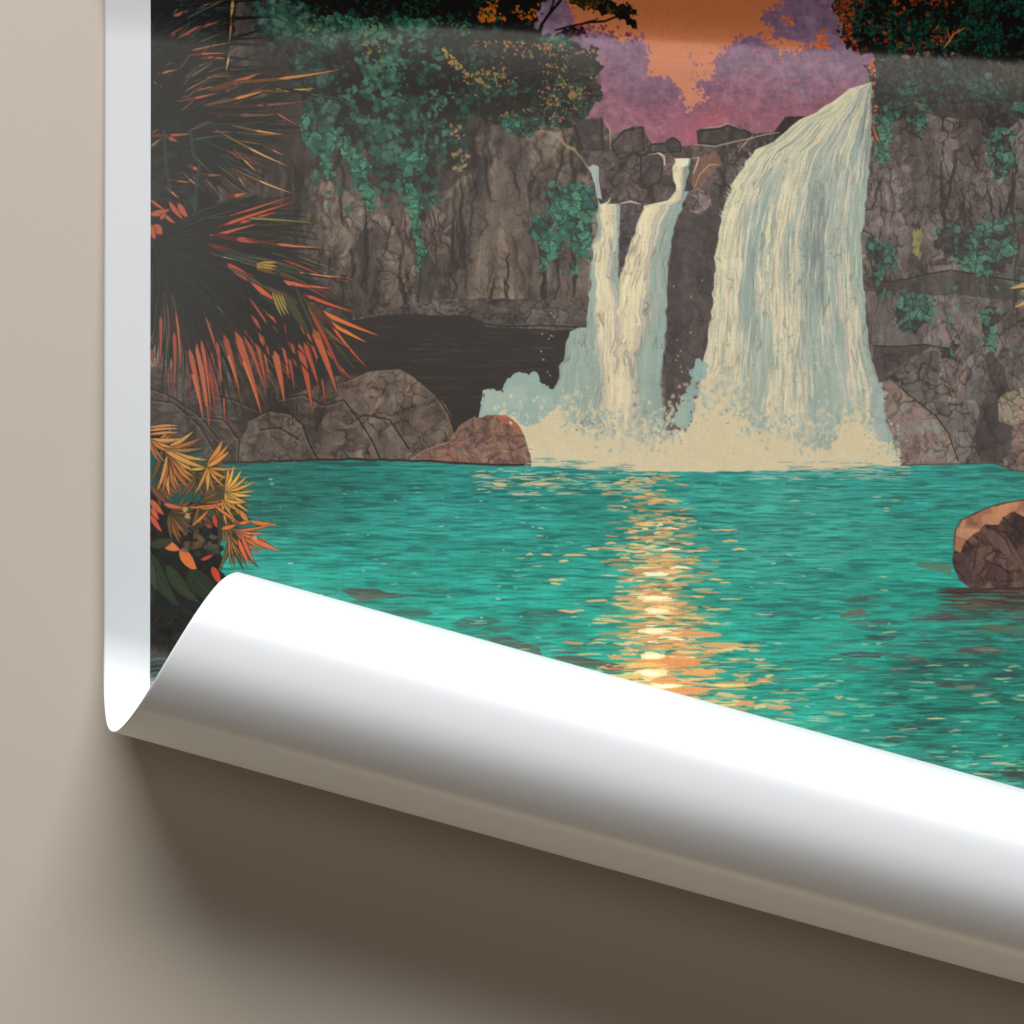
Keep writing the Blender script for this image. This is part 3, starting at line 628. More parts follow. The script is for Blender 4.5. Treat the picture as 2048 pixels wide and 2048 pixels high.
fill([(1170,328),(1178,336),(1186,330),(1198,334),(1198,362),(1204,400),(1194,396),(1190,370),(1182,346)], (168,178,172)); stroke([(1194,340),(1196,395)], 2.5, (130,146,154), .9)
stroke([(1196,400),(1200,412),(1216,406),(1222,396)], 3, (220,214,180)); stroke([(1240,408),(1262,404),(1282,410)], 4, (190,172,150))
for i in range(5): stroke([(1318+RNG.uniform(-6, 6), 306),(1329, 314),(1329+RNG.uniform(-1, 2), 332)], 2.5, (200,190,160), .8)
# rock between the strands
rockfill(polymask([(1243,412),(1284,412),(1286,420),(1275,440),(1262,480),(1250,516),(1239,550),(1239,470)], 2, 12, 47), [(74,68,70),(88,78,78),(96,84,82)], 26, 36, 603, lw=.12)

# ---- spray and foam
SPR = [(958,838),(964,806),(972,780),(984,778),(1002,784),(1010,766),(1022,752),(1042,746),(1058,756),(1067,742),(1076,750),(1084,764),(1094,776),(1104,778),(1112,770),(1140,800),(1140,880),(990,880),(975,836)]
mm = polymask(SPR, 5, 16, 91, 5); s = bbox(mm); put(s, CV[s]*0+(quant(mixc(fbm(XX[s], YY[s], 40, 40, 92), [(0,TEA),(.45,TEA),(.55,col((150,174,162))),(.7,col((168,184,168)))]), [col((146,168,158)),col((154,176,164)),col((166,182,168))])), mm[s])
stroke([(958,838),(964,810),(968,782),(984,778)], 2.4, (178,190,180), .9)
FOAM = [(982,846),(1000,828),(1014,820),(1026,838),(1044,850),(1062,856),(1080,850),(1096,832),(1112,812),(1126,818),(1134,836),(1150,846),(1170,850),(1200,858),(1240,872),(1262,880),(1284,886),(1310,868),(1330,880),(1350,862),(1372,858),(1394,840),(1402,800),(1406,750),(1424,748),(1446,762),(1462,790),(1470,824),(1500,846),(1530,862),(1560,872),(1590,880),(1624,892),(1650,900),(1670,876),(1690,830),(1702,810),(1716,822),(1724,850),(1746,870),(1780,890),(1802,930),(1802,952),(1060,952),(1050,900),(1030,860)]
mm = polymask(FOAM, 7, 16, 93, 6); s = bbox(mm)
put(s, col((213,198,163))*(.99+.02*fbm(XX[s], YY[s], 50, 20, 94))[..., None], mm[s])
# the warm-lit boulder in front of the foam
rockfill(polymask([(826,930),(850,905),(900,882),(920,852),(950,836),(990,830),(1018,834),(1040,856),(1054,886),(1062,920),(1060,934)], 3, 16, 36), [(92,76,72),(112,86,78),(124,92,80),(104,82,76),(134,98,84)], 26, 20, 506, ink=(70,52,52), lw=.1)
fill([(990,831),(1012,830),(1036,848),(1046,868),(1034,866),(1014,848),(998,842)], (176,104,86), .8)
for i in range(26):
    x = RNG.uniform(840, 1040); y = RNG.uniform(880, 925)
    stroke(bez((x, y), (x+RNG.uniform(14, 40), y-RNG.uniform(2, 14)), RNG.uniform(-.2, .2), 6), 2, [(150,108,88),(72,56,58),(168,120,92)][RNG.randint(3)], .6)
stroke([(820,922),(850,902),(900,884),(922,852),(952,834)], 2.4, (158,130,110), .8, 0)
blob(918, 900, 7, 5, (88,110,108), .8)

# ragged transition: flecks of foam up the falls and of water into the foam
for i in range(1300):
    x = RNG.uniform(1120, 1800)
    yb = np.interp(x, [1120, 1200, 1260, 1330, 1400, 1450, 1520, 1620, 1700, 1760, 1800], [820, 850, 870, 862, 790, 780, 850, 880, 820, 870, 915])
    y = yb+RNG.normal(-6, 22)
    c = [(213,198,163),(213,198,163),(168,184,172),(150,170,164),(190,186,164)][RNG.randint(5)]
    blob(x, y, RNG.uniform(1, 4.5), RNG.uniform(1.5, 6.5), c, .8, 8, .5)
s = box(1110, 730, 1800, 912); CV[s] = CV[s]*.5+blur(CV[s].copy(), 2)*.5
for i in range(420):
    x, y = [(RNG.normal(1350, 30), RNG.normal(850, 22)), (RNG.normal(1770, 22), RNG.normal(880, 24)), (RNG.normal(1300, 24), RNG.normal(850, 24)), (RNG.normal(1510, 34), RNG.normal(846, 16)), (RNG.normal(1180, 26), RNG.normal(852, 10))][RNG.randint(5)]
    blob(x, y, RNG.uniform(.8, 2.4), RNG.uniform(.8, 3), [(128,134,128),(150,150,136),(222,212,182),(160,178,170)][RNG.randint(4)], .7, 6, .5)
for i in range(36):       # teal apron right of the gap
    t_ = RNG.rand(); blob(1402-t_*42+RNG.normal(0, 5), 730+t_*120, RNG.uniform(4, 12), RNG.uniform(6, 14), [(140,168,160),(150,174,164),(160,178,164)][RNG.randint(3)], .9, 9, .4)
for i in range(60):
    t_ = RNG.rand(); blob(1752+t_*16+RNG.normal(0, 5), 770+t_*110, RNG.uniform(3, 9), RNG.uniform(5, 12), [(150,168,164),(162,176,168),(170,176,164)][RNG.randint(3)], .8, 9, .4)
for i in range(26):
    blob(RNG.uniform(990, 1100), RNG.uniform(790, 850), RNG.uniform(1.5, 5), RNG.uniform(1.5, 6), [(196,200,178),(213,200,168),(176,192,178)][RNG.randint(3)], .85, 8, .4)
for i in range(46):
    x = RNG.uniform(1545, 1670); blob(x, RNG.uniform(640, 860), RNG.uniform(1, 2.6), RNG.uniform(1.5, 4), [(206,204,184),(124,146,146),(214,206,178)][RNG.randint(3)], .8, 6, .3)
for i in range(26):       # droplets on the dark rock
    blob(RNG.choice([RNG.uniform(1345, 1410), RNG.uniform(1080, 1125)]), RNG.uniform(560, 800), 1.4, 2, (190,186,176), .8, 6, .3)
for i in range(20):       # jagged left rim of the main fall
    y = RNG.uniform(310, 440); x = np.interp(y, [p[1] for p in ML], [p[0] for p in ML]); stroke([(x+3, y+4), (x-RNG.uniform(3, 9), y-RNG.uniform(2, 12))], 2.4, (190,186,166), .85, 2)

# ---- the lagoon
WT = lambda X: np.interp(X, [302, 480, 700, 840, 960, 1060, 1150, 1260, 1400, 1560, 1700, 1790, 1840, 1990, 2030, 2260], [930, 926, 920, 923, 930, 932, 938, 943, 944, 942, 935, 932, 931, 928, 944, 944])
s = box(302, 905, OX+CW, OY+CH); X, Y = XX[s], YY[s]
wl = WT(X[0])[None, :]+(vnoise(X, Y, 18, 9999, 2)-.5)*3
g = sstep(930, 1250, Y)[..., None]
base = col((56,147,136))*(1-g)+col((36,158,138))*g
dkl = sstep(.42, .62, fbm(X, Y, 210, 46, 1201))[..., None]
lft = (1-sstep(560, 900, X+(Y-930)*.2))[..., None]*(1-sstep(1010, 1100, Y))[..., None]
base = base*(1-.6*lft)+col((36,92,84))*(.6*lft)
rgt = (sstep(1600, 1900, X)*sstep(1180, 1340, Y)*(.35+.65*sstep(.36, .56, fbm(X, Y, 150, 50, 1203))))[..., None]
base = base*(1-.55*rgt)+col((18,92,80))*(.55*rgt)
lgt = (np.exp(-((X-1560)/230)**2)*sstep(945, 990, Y)*(1-sstep(1100, 1250, Y)))[..., None]
base = base*(1-.4*lgt)+col((84,168,150))*(.4*lgt)
base = base*(1-.10*dkl)
lines = vnoise(X+8*vnoise(X, Y, 60, 20, 3), Y+3.5*vnoise(X, Y, 46, 60, 4), 44, 3.2, 1204)
base = base*(1-.20*sstep(.62, .78, lines)[..., None]); base = base*(1+.13*(1-sstep(.2, .36, lines))[..., None])
l2 = vnoise(X, Y+3*vnoise(X, Y, 30, 30, 14), 26, 2.6, 1206)
base = base*(.93+.14*l2[..., None])
put(s, np.clip(base, 0, 1), sstep(-.8, .8, Y-wl))
def wdash(n, x0, x1, y0, y1, cols, L0, L1, h0, h1, a, seed, dens=None):
    R = np.random.RandomState(seed)
    for i in range(n):
        x = R.uniform(x0, x1); y = R.uniform(y0, y1)
        if y < np.interp(x, [302, 840, 1260, 1700, 2260], [934, 928, 947, 940, 948]): continue
        if y > 1160+(x-480)*.2755+40 and x > 480: continue
        if dens is not None and R.rand() > dens(x, y): continue
        k = .45+.55*(y-930)/500
        dash(x, y, R.uniform(L0, L1)*k*1.3, R.uniform(h0, h1)*(.55+.6*k), cols[R.randint(len(cols))], a*R.uniform(.6, 1), R.uniform(-.04, .04))
# submerged stones
SUBC = [(72,74,66),(84,70,66),(60,70,66),(96,78,72),(52,64,64)]
def stones(n, x0, x1, y0, y1, seed, dens, cols=SUBC, L=(30, 90), h=(6, 13), a=.75):
    R = np.random.RandomState(seed)
    for i in range(n):
        x = R.uniform(x0, x1); y = R.uniform(y0, y1)
        if R.rand() > dens(x, y): continue
        dash(x, y, R.uniform(*L), R.uniform(*h), cols[R.randint(len(cols))], a*R.uniform(.35, .8))
line = lambda x: 1143+(x-480)*.2755
stones(90, 600, 1300, 1170, 1420, 21, lambda x, y: .9 if 0 < line(x)-y < 90 else 0, [(60,104,90),(70,84,70),(50,90,80),(88,84,70)])
stones(150, 1480, 2260, 1190, 1340, 22, lambda x, y: .55*np.exp(-((x-1750)/260)**2)+.1, [(84,78,76),(60,86,82),(72,74,74),(50,92,86),(104,84,76)], (20, 80), (3, 11), .6)
stones(190, 1760, 2260, 1260, 1560, 23, lambda x, y: .75 if y < line(x)+60 else 0, [(44,58,56),(30,74,68),(62,60,56),(36,62,60)], (30, 100), (4, 13), .7)
stones(40, 1700, 2260, 1200, 1260, 24, lambda x, y: .7, [(92,64,62),(78,60,60),(104,74,66)], (40, 120), (5, 12), .55)
fill([(684,1180),(700,1176),(758,1178),(768,1184),(830,1190),(800,1196),(760,1198),(716,1200),(698,1190)], (74,76,66), .9); fill([(700,1190),(760,1188),(800,1192),(760,1198),(716,1199)], (98,100,80), .8)
fill([(770,1222),(850,1220),(870,1228),(840,1234),(790,1232)], (56,96,84), .8)
fill([(905,1246),(930,1234),(980,1234),(1010,1244),(960,1254),(915,1254)], (66,96,84), .8)
fill([(1025,1228),(1060,1220),(1120,1222),(1160,1230),(1120,1234),(1050,1232)], (56,92,84), .8)
fill([(960,1272),(1020,1274),(1080,1296),(1084,1312),(1050,1304),(1000,1290)], (78,80,68), .85)
fill([(1100,1312),(1140,1310),(1190,1318),(1250,1330),(1280,1338),(1220,1342),(1150,1330)], (84,76,62), .9)
fill([(1905,1302),(1930,1294),(1980,1292),(2016,1300),(1990,1308),(1950,1306),(1920,1306)], (86,72,66), .95); fill([(1938,1297),(1970,1294),(2000,1299),(1960,1302)], (120,112,88), .8)
fill([(1678,1232),(1700,1220),(1726,1216),(1732,1226),(1700,1232),(1680,1236)], (120,92,80), .85)
fill([(1820,1238),(1860,1230),(1906,1228),(1906,1240),(1860,1242)], (84,74,72), .8); fill([(1670,1308),(1720,1302),(1762,1306),(1760,1316),(1710,1316)], (72,72,72), .8)
fill([(1810,1316),(1830,1312),(1856,1318),(1830,1324),(1814,1322)], (100,76,68), .8); fill([(1775,1340),(1810,1332),(1822,1340),(1790,1346)], (92,80,74), .8)
fill([(1860,1368),(1920,1362),(1990,1366),(1940,1374),(1880,1374)], (66,66,60), .85); fill([(1910,1372),(1950,1368),(1945,1380),(1915,1380)], (110,112,84), .8)
fill([(1998,1540),(2020,1532),(2050,1546),(2048,1554),(2002,1552)], (58,62,56), .9)
wdash(3600, 420, 2060, 932, 1600, [(44,126,112),(34,112,100),(28,104,94),(60,122,112)], 14, 70, 1, 2.8, .5, 1)
wdash(3600, 420, 2060, 932, 1600, [(66,176,152),(76,180,158),(50,166,142),(84,184,164)], 10, 60, .9, 2.4, .5, 2)
wdash(420, 420, 2060, 934, 1140, [(42,100,92),(52,96,92),(36,84,80)], 20, 90, 1.5, 3.6, .6, 3, lambda x, y: 1.0 if x < 1000 else .35)
wdash(300, 1330, 2060, 935, 1120, [(110,182,166),(98,172,158),(126,186,168)], 20, 90, 1.2, 3, .5, 4)
# sunset path of light
def path_d(x, y):
    c = 1300+4*np.sin(y*.03)+(y-940)*.06; w = np.interp(y, [940, 1000, 1120, 1250, 1350, 1400, 1450], [34, 44, 70, 86, 100, 120, 130])
    return np.exp(-((x-c)/w)**2)
OR = [(226,166,104),(232,178,112),(220,150,92),(238,190,124),(214,136,84),(240,200,132)]
s = box(1150, 940, 1560, 1480); X, Y = XX[s], YY[s]
c_ = 1300+4*np.sin(Y*.03)+(Y-940)*.06
gl = np.exp(-((X-c_-4)/(46+.06*(Y-1000)))**2)*sstep(1020, 1180, Y)*sstep(.36, .6, vnoise(X, Y, 70, 9, 1301)+.12*sstep(1200, 1400, Y))
put(s, col((226,160,100))*np.ones_like(gl)[..., None], gl*.95)
wdash(3000, 1110, 1600, 946, 1500, OR, 16, 62, 1.6, 5, .95, 31, lambda x, y: path_d(x, y)*1.15)
wdash(170, 1330, 1720, 1290, 1500, OR, 14, 44, 3, 7, .9, 32, lambda x, y: .7*np.exp(-((x-1430-(y-1300)*.6)/120)**2))
wdash(420, 1200, 1450, 1050, 1460, [(250,224,160),(246,212,140),(252,236,190)], 16, 60, 2, 7, .95, 33, lambda x, y: .8*np.exp(-((x-1306-(y-1050)*.03)/34)**2))
wdash(260, 1190, 1420, 1100, 1460, [(58,140,116),(40,118,104),(92,128,96)], 14, 50, 1.2, 3.5, .8, 34, lambda x, y: path_d(x, y))
for (x, y, rx, ry) in ((1312,1148,26,5),(1308,1196,36,5),(1316,1222,24,4),(1308,1262,32,6),(1304,1312,26,8),(1300,1346,34,9),(1330,1372,34,7)):
    blob(x, y, rx, ry, (252,232,172), .9, 16, .18); blob(x, y, rx*.6, ry*.5, (254,246,214), .9, 12, .2)
for (x, y, rx, ry, c) in ((1330,1326,60,9,(226,150,88)),(1330,1360,26,8,(228,152,92)),(1360,1324,50,9,(222,146,86)),(1400,1346,34,6,(228,160,96)),(1370,1380,44,7,(226,150,90)),(1290,1330,40,5,(236,190,110)),(1460,1370,36,4,(240,200,120)),(1490,1406,20,5,(226,150,96)),(1556,1414,24,5,(200,160,110)),(1260,1352,30,6,(220,190,104)),(1400,1269,38,6,(224,152,100)),(1450,1290,40,6,(214,168,110))):
    blob(x, y, rx, ry, c, .9, 14, .22)
# sparkle dashes on either side, and the pale rim under the foam
wdash(170, 940, 1800, 936, 1360, [(220,206,160),(196,206,170),(150,206,184),(232,196,136)], 8, 44, 1.4, 3.2, .85, 35, lambda x, y: .5+.5*(y < 1010))
wdash(150, 960, 1300, 936, 990, [(196,196,168),(212,196,150),(176,196,176)], 20, 80, 1.4, 3.2, .85, 36)
wdash(130, 1500, 1820, 934, 960, [(150,190,178),(190,196,176),(110,170,160)], 20, 80, 1.2, 2.6, .8, 37)
wdash(160, 1500, 2060, 1330, 1600, [(150,200,160),(206,196,140),(96,180,150),(220,190,140)], 8, 40, 1.5, 3.6, .8, 38)
wdash(60, 480, 1200, 940, 1300, [(120,200,176),(210,220,190),(160,200,170)], 5, 20, 1.4, 3, .85, 39)
for (x, y, L) in ((1060,1109,14),(1094,1109,24),(1150,1111,52),(1128,1122,22),(1186,1098,30),(1460,1082,34),(1478,1099,30),(1115,1160,40),(1112,1168,24),(1222,1086,26),(1000,970,30),(1080,968,70),(1240,966,30),(1330,1000,60)):
    dash(x, y, L, 4, (228,188,124), .95)
for i in range(60):      # teal eddies at the foot of the foam
    x = RNG.uniform(1060, 1260); y = np.interp(x, [1060, 1260], [922, 936])+RNG.uniform(-8, 10); dash(x, y, RNG.uniform(14, 50), RNG.uniform(1.5, 3), [(84,150,146),(110,160,152),(200,190,160)][RNG.randint(3)], .85)
for i in range(70):
    x = RNG.uniform(1560, 1810); y = 934+RNG.uniform(-10, 8); dash(x, y, RNG.uniform(20, 60), RNG.uniform(1.2, 2.6), [(110,160,152),(200,190,160),(213,198,163)][RNG.randint(3)], .8)
# big warm boulder
BB = [(1905,1090),(1909,1062),(1922,1040),(1950,1026),(1985,1012),(2010,1006),(2048,1000),(2260,980),(2260,1210),(2048,1206),(1980,1186),(1940,1176),(1915,1160),(1903,1130)]
rockfill(polymask(BB, 3, 20, 95), [(62,48,47),(72,56,52),(86,66,58),(66,50,50)], 52, 52, 1401, ink=(40,30,30), lw=.07)
mm = polymask([(1906,1100),(1910,1062),(1922,1042),(1950,1027),(1985,1013),(2010,1007),(2048,1001),(2260,984),(2260,1020),(2048,1034),(2026,1022),(2004,1034),(1996,1050),(1966,1050),(1956,1062),(1930,1080),(1918,1106)], 3, 14, 96); s = bbox(mm)
rgb = palette([(196,140,106),(186,132,100),(160,112,88),(134,96,80)], np.clip(fbm(XX[s], YY[s], 26, 26, 97)*1.6-.4+(YY[s]-1000)*.002, 0, .999)); put(s, rgb, mm[s])
mm = polymask([(1956,1056),(1990,1060),(2030,1100),(2056,1150),(2020,1120),(1980,1084)], 3, 14, 98); s = bbox(mm); put(s, CV[s]*.3+col((112,88,76))*.7, mm[s])
stroke([(1906,1100),(1909,1062),(1922,1040),(1950,1026),(1985,1012),(2010,1006),(2048,1000)], 3, (90,60,50), .8, 0)
for L in ([(1970,1050),(1990,1062),(2010,1080),(2024,1110)],[(2004,1034),(2020,1050),(2048,1056)],[(1930,1080),(1950,1110),(1946,1140)]): stroke(L, 2.2, (40,30,30), .8, 0)
for i in range(200):
    x = RNG.uniform(1910, 2160); y = 1178+abs(RNG.normal(0, 34)); dash(x, y, RNG.uniform(40, 130), RNG.uniform(3, 8), [(60,42,44),(72,54,50),(66,74,66),(50,48,46),(96,78,64)][RNG.randint(5)], .75*np.exp(-(y-1178)/90))
for i in range(60):
    x = RNG.uniform(1905, 2160); y = 1185+RNG.uniform(0, 80); dash(x, y, RNG.uniform(30, 110), RNG.uniform(1.2, 2.6), [(40,130,112),(60,150,128),(110,110,90)][RNG.randint(3)], .6)
fill([(1830,1126),(1860,1124),(1902,1130),(1900,1150),(1870,1142),(1836,1134)], (92,118,94), .8); stroke([(1828,1124),(1900,1128)], 3, (84,84,74), .8)
fill([(1950,1250),(1990,1248),(2048,1256),(2048,1264),(1980,1264)], (84,96,72), .7)
# shoreline ink
xs = np.arange(420, 1064, 14); stroke(np.stack([xs, WT(xs)-1+(RNG.rand(len(xs))-.5)*3], 1), 4.5, (52,44,42), .85, 0)
xs = np.arange(1800, 2060, 14); stroke(np.stack([xs, WT(xs)-1], 1), 3, (70,66,64), .6, 0)

# ---- palm fan leaves, left
INK = (26, 24, 23)
def fan(cx, cy, tips, w, base, tipc, split, seed, bend=.06):
    R = np.random.RandomState(seed)
    for (x, y) in tips:
        b = base[R.randint(len(base))]; tc = tipc[R.randint(len(tipc))] if tipc else None
        blade((cx+R.uniform(-3, 3), cy+R.uniform(-3, 3)), (x, y), w*R.uniform(.7, 1.2), bend*R.uniform(.4, 1.4)*(1 if x > cx else -1), b, tc, split+R.uniform(-.12, .12), INK)
DK = [(34,36,34),(40,44,40),(30,32,31),(46,52,46),(38,42,42)]
dm = polymask([(302,-160),(480,-160),(470,60),(450,150),(470,260),(440,340),(420,480),(400,640),(302,660)], 12, 30, 121, 6); s = bbox(dm)
put(s, palette([(30,27,26),(36,33,31),(28,32,31),(40,46,43),(34,30,29)], fbm(XX[s], YY[s], 26, 14, 122)*1.6-.3), dm[s]*.92)
R = np.random.RandomState(3)
# upper fronds sweeping right from beyond the left margin
for k in range(46):
    a = R.uniform(-1.15, .25); L = R.uniform(110, 320); y0 = R.uniform(-40, 250)
    x1 = 290+L*np.cos(a); y1 = y0+L*np.sin(a)*.7
    blade((270, y0), (x1, y1), R.uniform(6, 12), R.uniform(-.1, .02), DK[R.randint(5)], None, .5, (20,18,18))
for a, b, w, c in [((302,58),(430,6),8,(150,88,66)),((302,100),(440,44),13,(140,84,62)),((302,132),(376,92),10,(86,78,52)),((302,112),(372,98),7,(92,84,50)),((302,156),(356,140),5,(176,112,64)),((302,140),(352,126),8,(50,70,64)),((370,166),(426,128),8,(80,84,52)),((362,170),(400,130),8,(60,80,72)),((302,164),(330,178),5,(150,118,70)),((304,192),(318,204),4,(130,110,60)),
                   ((302,26),(330,0),8,(56,66,60)),((302,74),(360,40),6,(96,60,50)),((466,0),(462,40),7,(176,132,86)),((462,46),(459,86),4,(150,112,74)),((458,112),(452,144),4,(200,160,110)),((390,112),(456,108),4,(176,94,66)),((412,118),(452,118),6,(170,88,52)),((302,270),(408,228),5,(190,118,72)),((302,296),(322,280),6,(130,110,62)),((378,246),(458,252),4,(196,118,78)),((378,254),(400,258),5,(150,84,60))]:
    blade((a[0]-(b[0]-a[0])*.3, a[1]-(b[1]-a[1])*.3), b, w*.95, -.05, tuple(int(v*.6) for v in c), c, .35, INK)
for L in ([(463,0),(456,60),(456,110),(450,150)],): stroke(L, 2.5, (26,22,22), .9, 0)
# middle fan: radiates from (372,262) to the right
R = np.random.RandomState(5)
tipsB = [(600-abs(i-11)*7+R.uniform(-30, 16), 130+i*11.5) for i in range(22)]
for i, (x, y) in enumerate(tipsB):
    blade((340, 240), (x, y), R.uniform(7, 12), .10-.012*i*.6, [(34,38,38),(44,48,47),(52,52,50),(40,46,44)][R.randint(4)], None, .5, (24,24,24))
for k in range(120):
    a = R.uniform(-.42, 1.15); L = np.interp(a, [-.42, -.1, .2, .6, 1.15], [290, 290, 250, 250, 170])*R.uniform(.55, 1)
    tc = [(130,80,60),(96,66,54),(150,96,64),(70,76,56),(60,70,66)][R.randint(5)]
    blade((335, 238), (335+L*np.cos(a), 238+L*np.sin(a)), R.uniform(3.5, 6.5), .08, [(34,38,38),(44,48,47),(36,40,40)][R.randint(3)], tc if R.rand() < .4 else None, R.uniform(.6, .85), (24,24,24))
for k in range(90):
    a = R.uniform(-1.1, -.05); L = R.uniform(90, 300); y0 = R.uniform(20, 330)
    tc = [(130,76,58),(96,66,54),(140,92,60),(84,82,52),(50,74,70)][R.randint(5)]
    blade((285, y0), (285+min(L, 190)*np.cos(a), y0+L*np.sin(a)*.8), R.uniform(3, 6), -.06, [(34,38,38),(30,32,32)][R.randint(2)], tc if R.rand() < .5 else None, R.uniform(.5, .8), (20,20,20))
for a, b, w, c in [((464,166),(518,148),14,(168,92,70)),((558,154),(682,140),8,(190,128,80)),((470,196),(542,178),8,(186,126,76)),((570,180),(630,178),8,(190,144,76)),((552,178),(574,180),6,(100,110,64)),((512,208),(624,202),8,(120,78,74)),((480,228),(560,230),9,(110,74,66)),((556,226),(600,254),6,(150,92,70)),((390,196),(434,187),6,(176,90,66)),((512,260),(568,270),6,(190,142,84)),((500,294),(578,334),5,(206,160,100)),((490,320),(516,346),4,(206,150,90)),((546,300),(570,312),5,(170,110,80)),
                   ((520,360),(586,388),5,(206,154,92)),((480,356),(492,376),6,(160,112,74)),((336,270),(388,268),7,(170,84,60)),((340,276),(356,284),12,(160,76,56)),((388,336),(402,342),9,(176,92,66)),((418,350),(446,352),8,(128,84,66)),((620,186),(700,200),5,(74,88,78)),
                   ((356,362),(386,366),4,(160,104,66)),((380,358),(398,374),4,(180,132,84)),((344,384),(360,398),4,(196,140,96)),((470,392),(492,388),12,(176,92,68))]:
    blade((a[0]-(b[0]-a[0])*.9, a[1]-(b[1]-a[1])*.9), b, w*.82, .04, tuple(int(v*.55) for v in c), c, .5, INK)
for a, b in (((330,260),(342,380)),((382,260),(392,320)),((400,330),(392,430)),((384,390),(394,430))): stroke(bez(a, b, .06), 6, (40,60,58), .9, 0)
# lower left cluster of short red leaves
for a, b, w in [((302,430),(340,420),12),((310,450),(326,470),18),((330,470),(358,452),12),((302,450),(312,480),14),((340,405),(368,440),9),((358,408),(378,438),12),((330,430),(352,448),7),((322,440),(332,424),8),((302,400),(330,420),6)]:
    blade(a, b, w, .08, (172,84,60), None, .5, INK)
# the big fan: hub (306,486)
R = np.random.RandomState(9)
hub = (310, 486)
for k in range(96):      # dark inner blades filling the fan
    a = R.uniform(-.36, 1.72); L = R.uniform(170, 250)*(1-.12*abs(a-.7))
    blade(hub, (hub[0]+L*np.cos(a), hub[1]+L*np.sin(a)), R.uniform(8, 15), R.uniform(-.02, .08), [(34,37,36),(42,47,44),(28,31,30),(50,56,50),(36,44,44)][R.randint(5)], None, .5, (20,20,20), (20,20,20) if k % 3 == 0 else None)
RED = [(172,86,64),(162,79,60),(180,96,68),(154,75,58)]; ORG = [(208,120,72),(214,132,80),(200,108,70)]
up = [((380,470),(590,392),9,0,(176,84,62)),((470,452),(556,425),10,0,(180,80,62)),((470,440),(640,448),7,0,(120,122,66)),((430,462),(590,405),9,0,(186,86,62)),((380,492),(520,448),11,0,(184,92,66)),((400,500),(580,480),13,0,(60,66,60)),
      ((462,474),(552,486),16,1,(160,76,66)),((540,484),(650,496),7,1,(196,112,82)),((460,500),(560,526),17,1,(196,92,66)),((440,512),(488,524),6,1,(150,140,110)),((580,540),(690,556),7,1,(206,146,100)),((690,554),(710,562),6,1,(150,80,62)),
      ((540,556),(666,578),13,1,(196,104,74)),((600,582),(712,626),10,1,(196,90,64)),((616,606),(758,672),15,1,(208,112,72)),((640,628),(734,686),15,1,(214,122,74)),((660,640),(736,738),8,1,(192,100,68)),((610,620),(702,700),15,1,(120,86,66)),((650,690),(706,762),7,1,(184,104,74)),((665,700),(694,758),6,1,(170,92,66))]
ENV = ([-.45, -.3, -.1, 0, .18, .35, .45, .58, .7, .85, 1.0, 1.15, 1.3, 1.45, 1.6, 1.75], [250, 300, 330, 350, 400, 450, 480, 475, 480, 450, 415, 385, 370, 330, 260, 220])
R = np.random.RandomState(19)
for k in range(230):     # thin continuous leaflets from the hub, dark with rusty ends
    a = R.uniform(-.45, 1.75); L = np.interp(a, *ENV)*R.uniform(.62, 1.0)
    c = [(38,42,40),(48,52,46),(56,56,46),(32,34,33)][R.randint(4)]
    tc = ([(140,72,55),(112,64,51),(86,58,48),(154,80,57),(70,62,48)] if a > .2 else [(96,66,52),(60,64,56),(140,80,58),(74,72,50)])[R.randint(4 if a < .2 else 5)]
    blade(hub, (hub[0]+L*np.cos(a), hub[1]+L*np.sin(a)), R.uniform(5, 8.5), R.uniform(-.16, -.02), c, tc if R.rand() < .42 else None, R.uniform(.68, .88), (20,20,20))
for a, b, w, f, c in up:
    blade(hub, b, w*.8, .05 if f else -.03, (38,40,37), None, .5, INK)
    blade((a[0]-(b[0]-a[0])*.45, a[1]-(b[1]-a[1])*.45), b, w*.72, .05 if f else -.03, tuple(int(v*.5) for v in c), c, .42, INK)
for a, b, w, c in [((456,528),(520,570),14,(170,74,60)),((500,560),(580,625),10,(196,92,66)),((430,552),(500,610),8,(176,76,60)),((520,600),(580,690),12,(196,80,62)),((470,590),(560,660),7,(110,90,66)),((460,565),(560,640),9,(64,70,56)),((530,535),(600,600),14,(44,46,42)),((505,548),(600,590),10,(38,42,38))]:
    blade(a, b, w, .05, c, None, .5, INK)
# long hanging red blades (base, tip, width)
HB = [((318,600),(320,742),8),((344,630),(350,782),10),((366,660),(408,840),14),((380,640),(420,858),15),((392,640),(424,826),10),((410,670),(440,808),11),((428,660),(444,770),9),((400,650),(428,750),10),((436,640),(480,784),16),((452,620),(524,828),20),((500,640),(534,780),12),((530,680),(542,730),7),((540,674),(570,806),18),((560,660),(578,760),12),((578,668),(594,736),9),((586,650),(626,824),18),((596,660),(640,780),12),((608,620),(676,790),19),((490,600),(536,700),10),((302,690),(308,730),7),((446,780),(450,850),5),((574,700),(590,780),6),((640,740),(652,818),6)]
R = np.random.RandomState(29)
for k in range(70):      # muted leaflets through the dark middle of the fan
    a = R.uniform(.15, 1.6); L = R.uniform(.55, .85)*np.interp(a, *ENV); q = (hub[0]+L*np.cos(a), hub[1]+L*np.sin(a))
    m_ = (hub[0]*.45+q[0]*.55+8, hub[1]*.45+q[1]*.55-8)
    blade(m_, q, R.uniform(4, 8), -.08, [(70,74,62),(60,68,62),(96,70,56),(52,60,56),(84,84,60)][R.randint(5)], None, .5, (28,27,26))
R = np.random.RandomState(11)
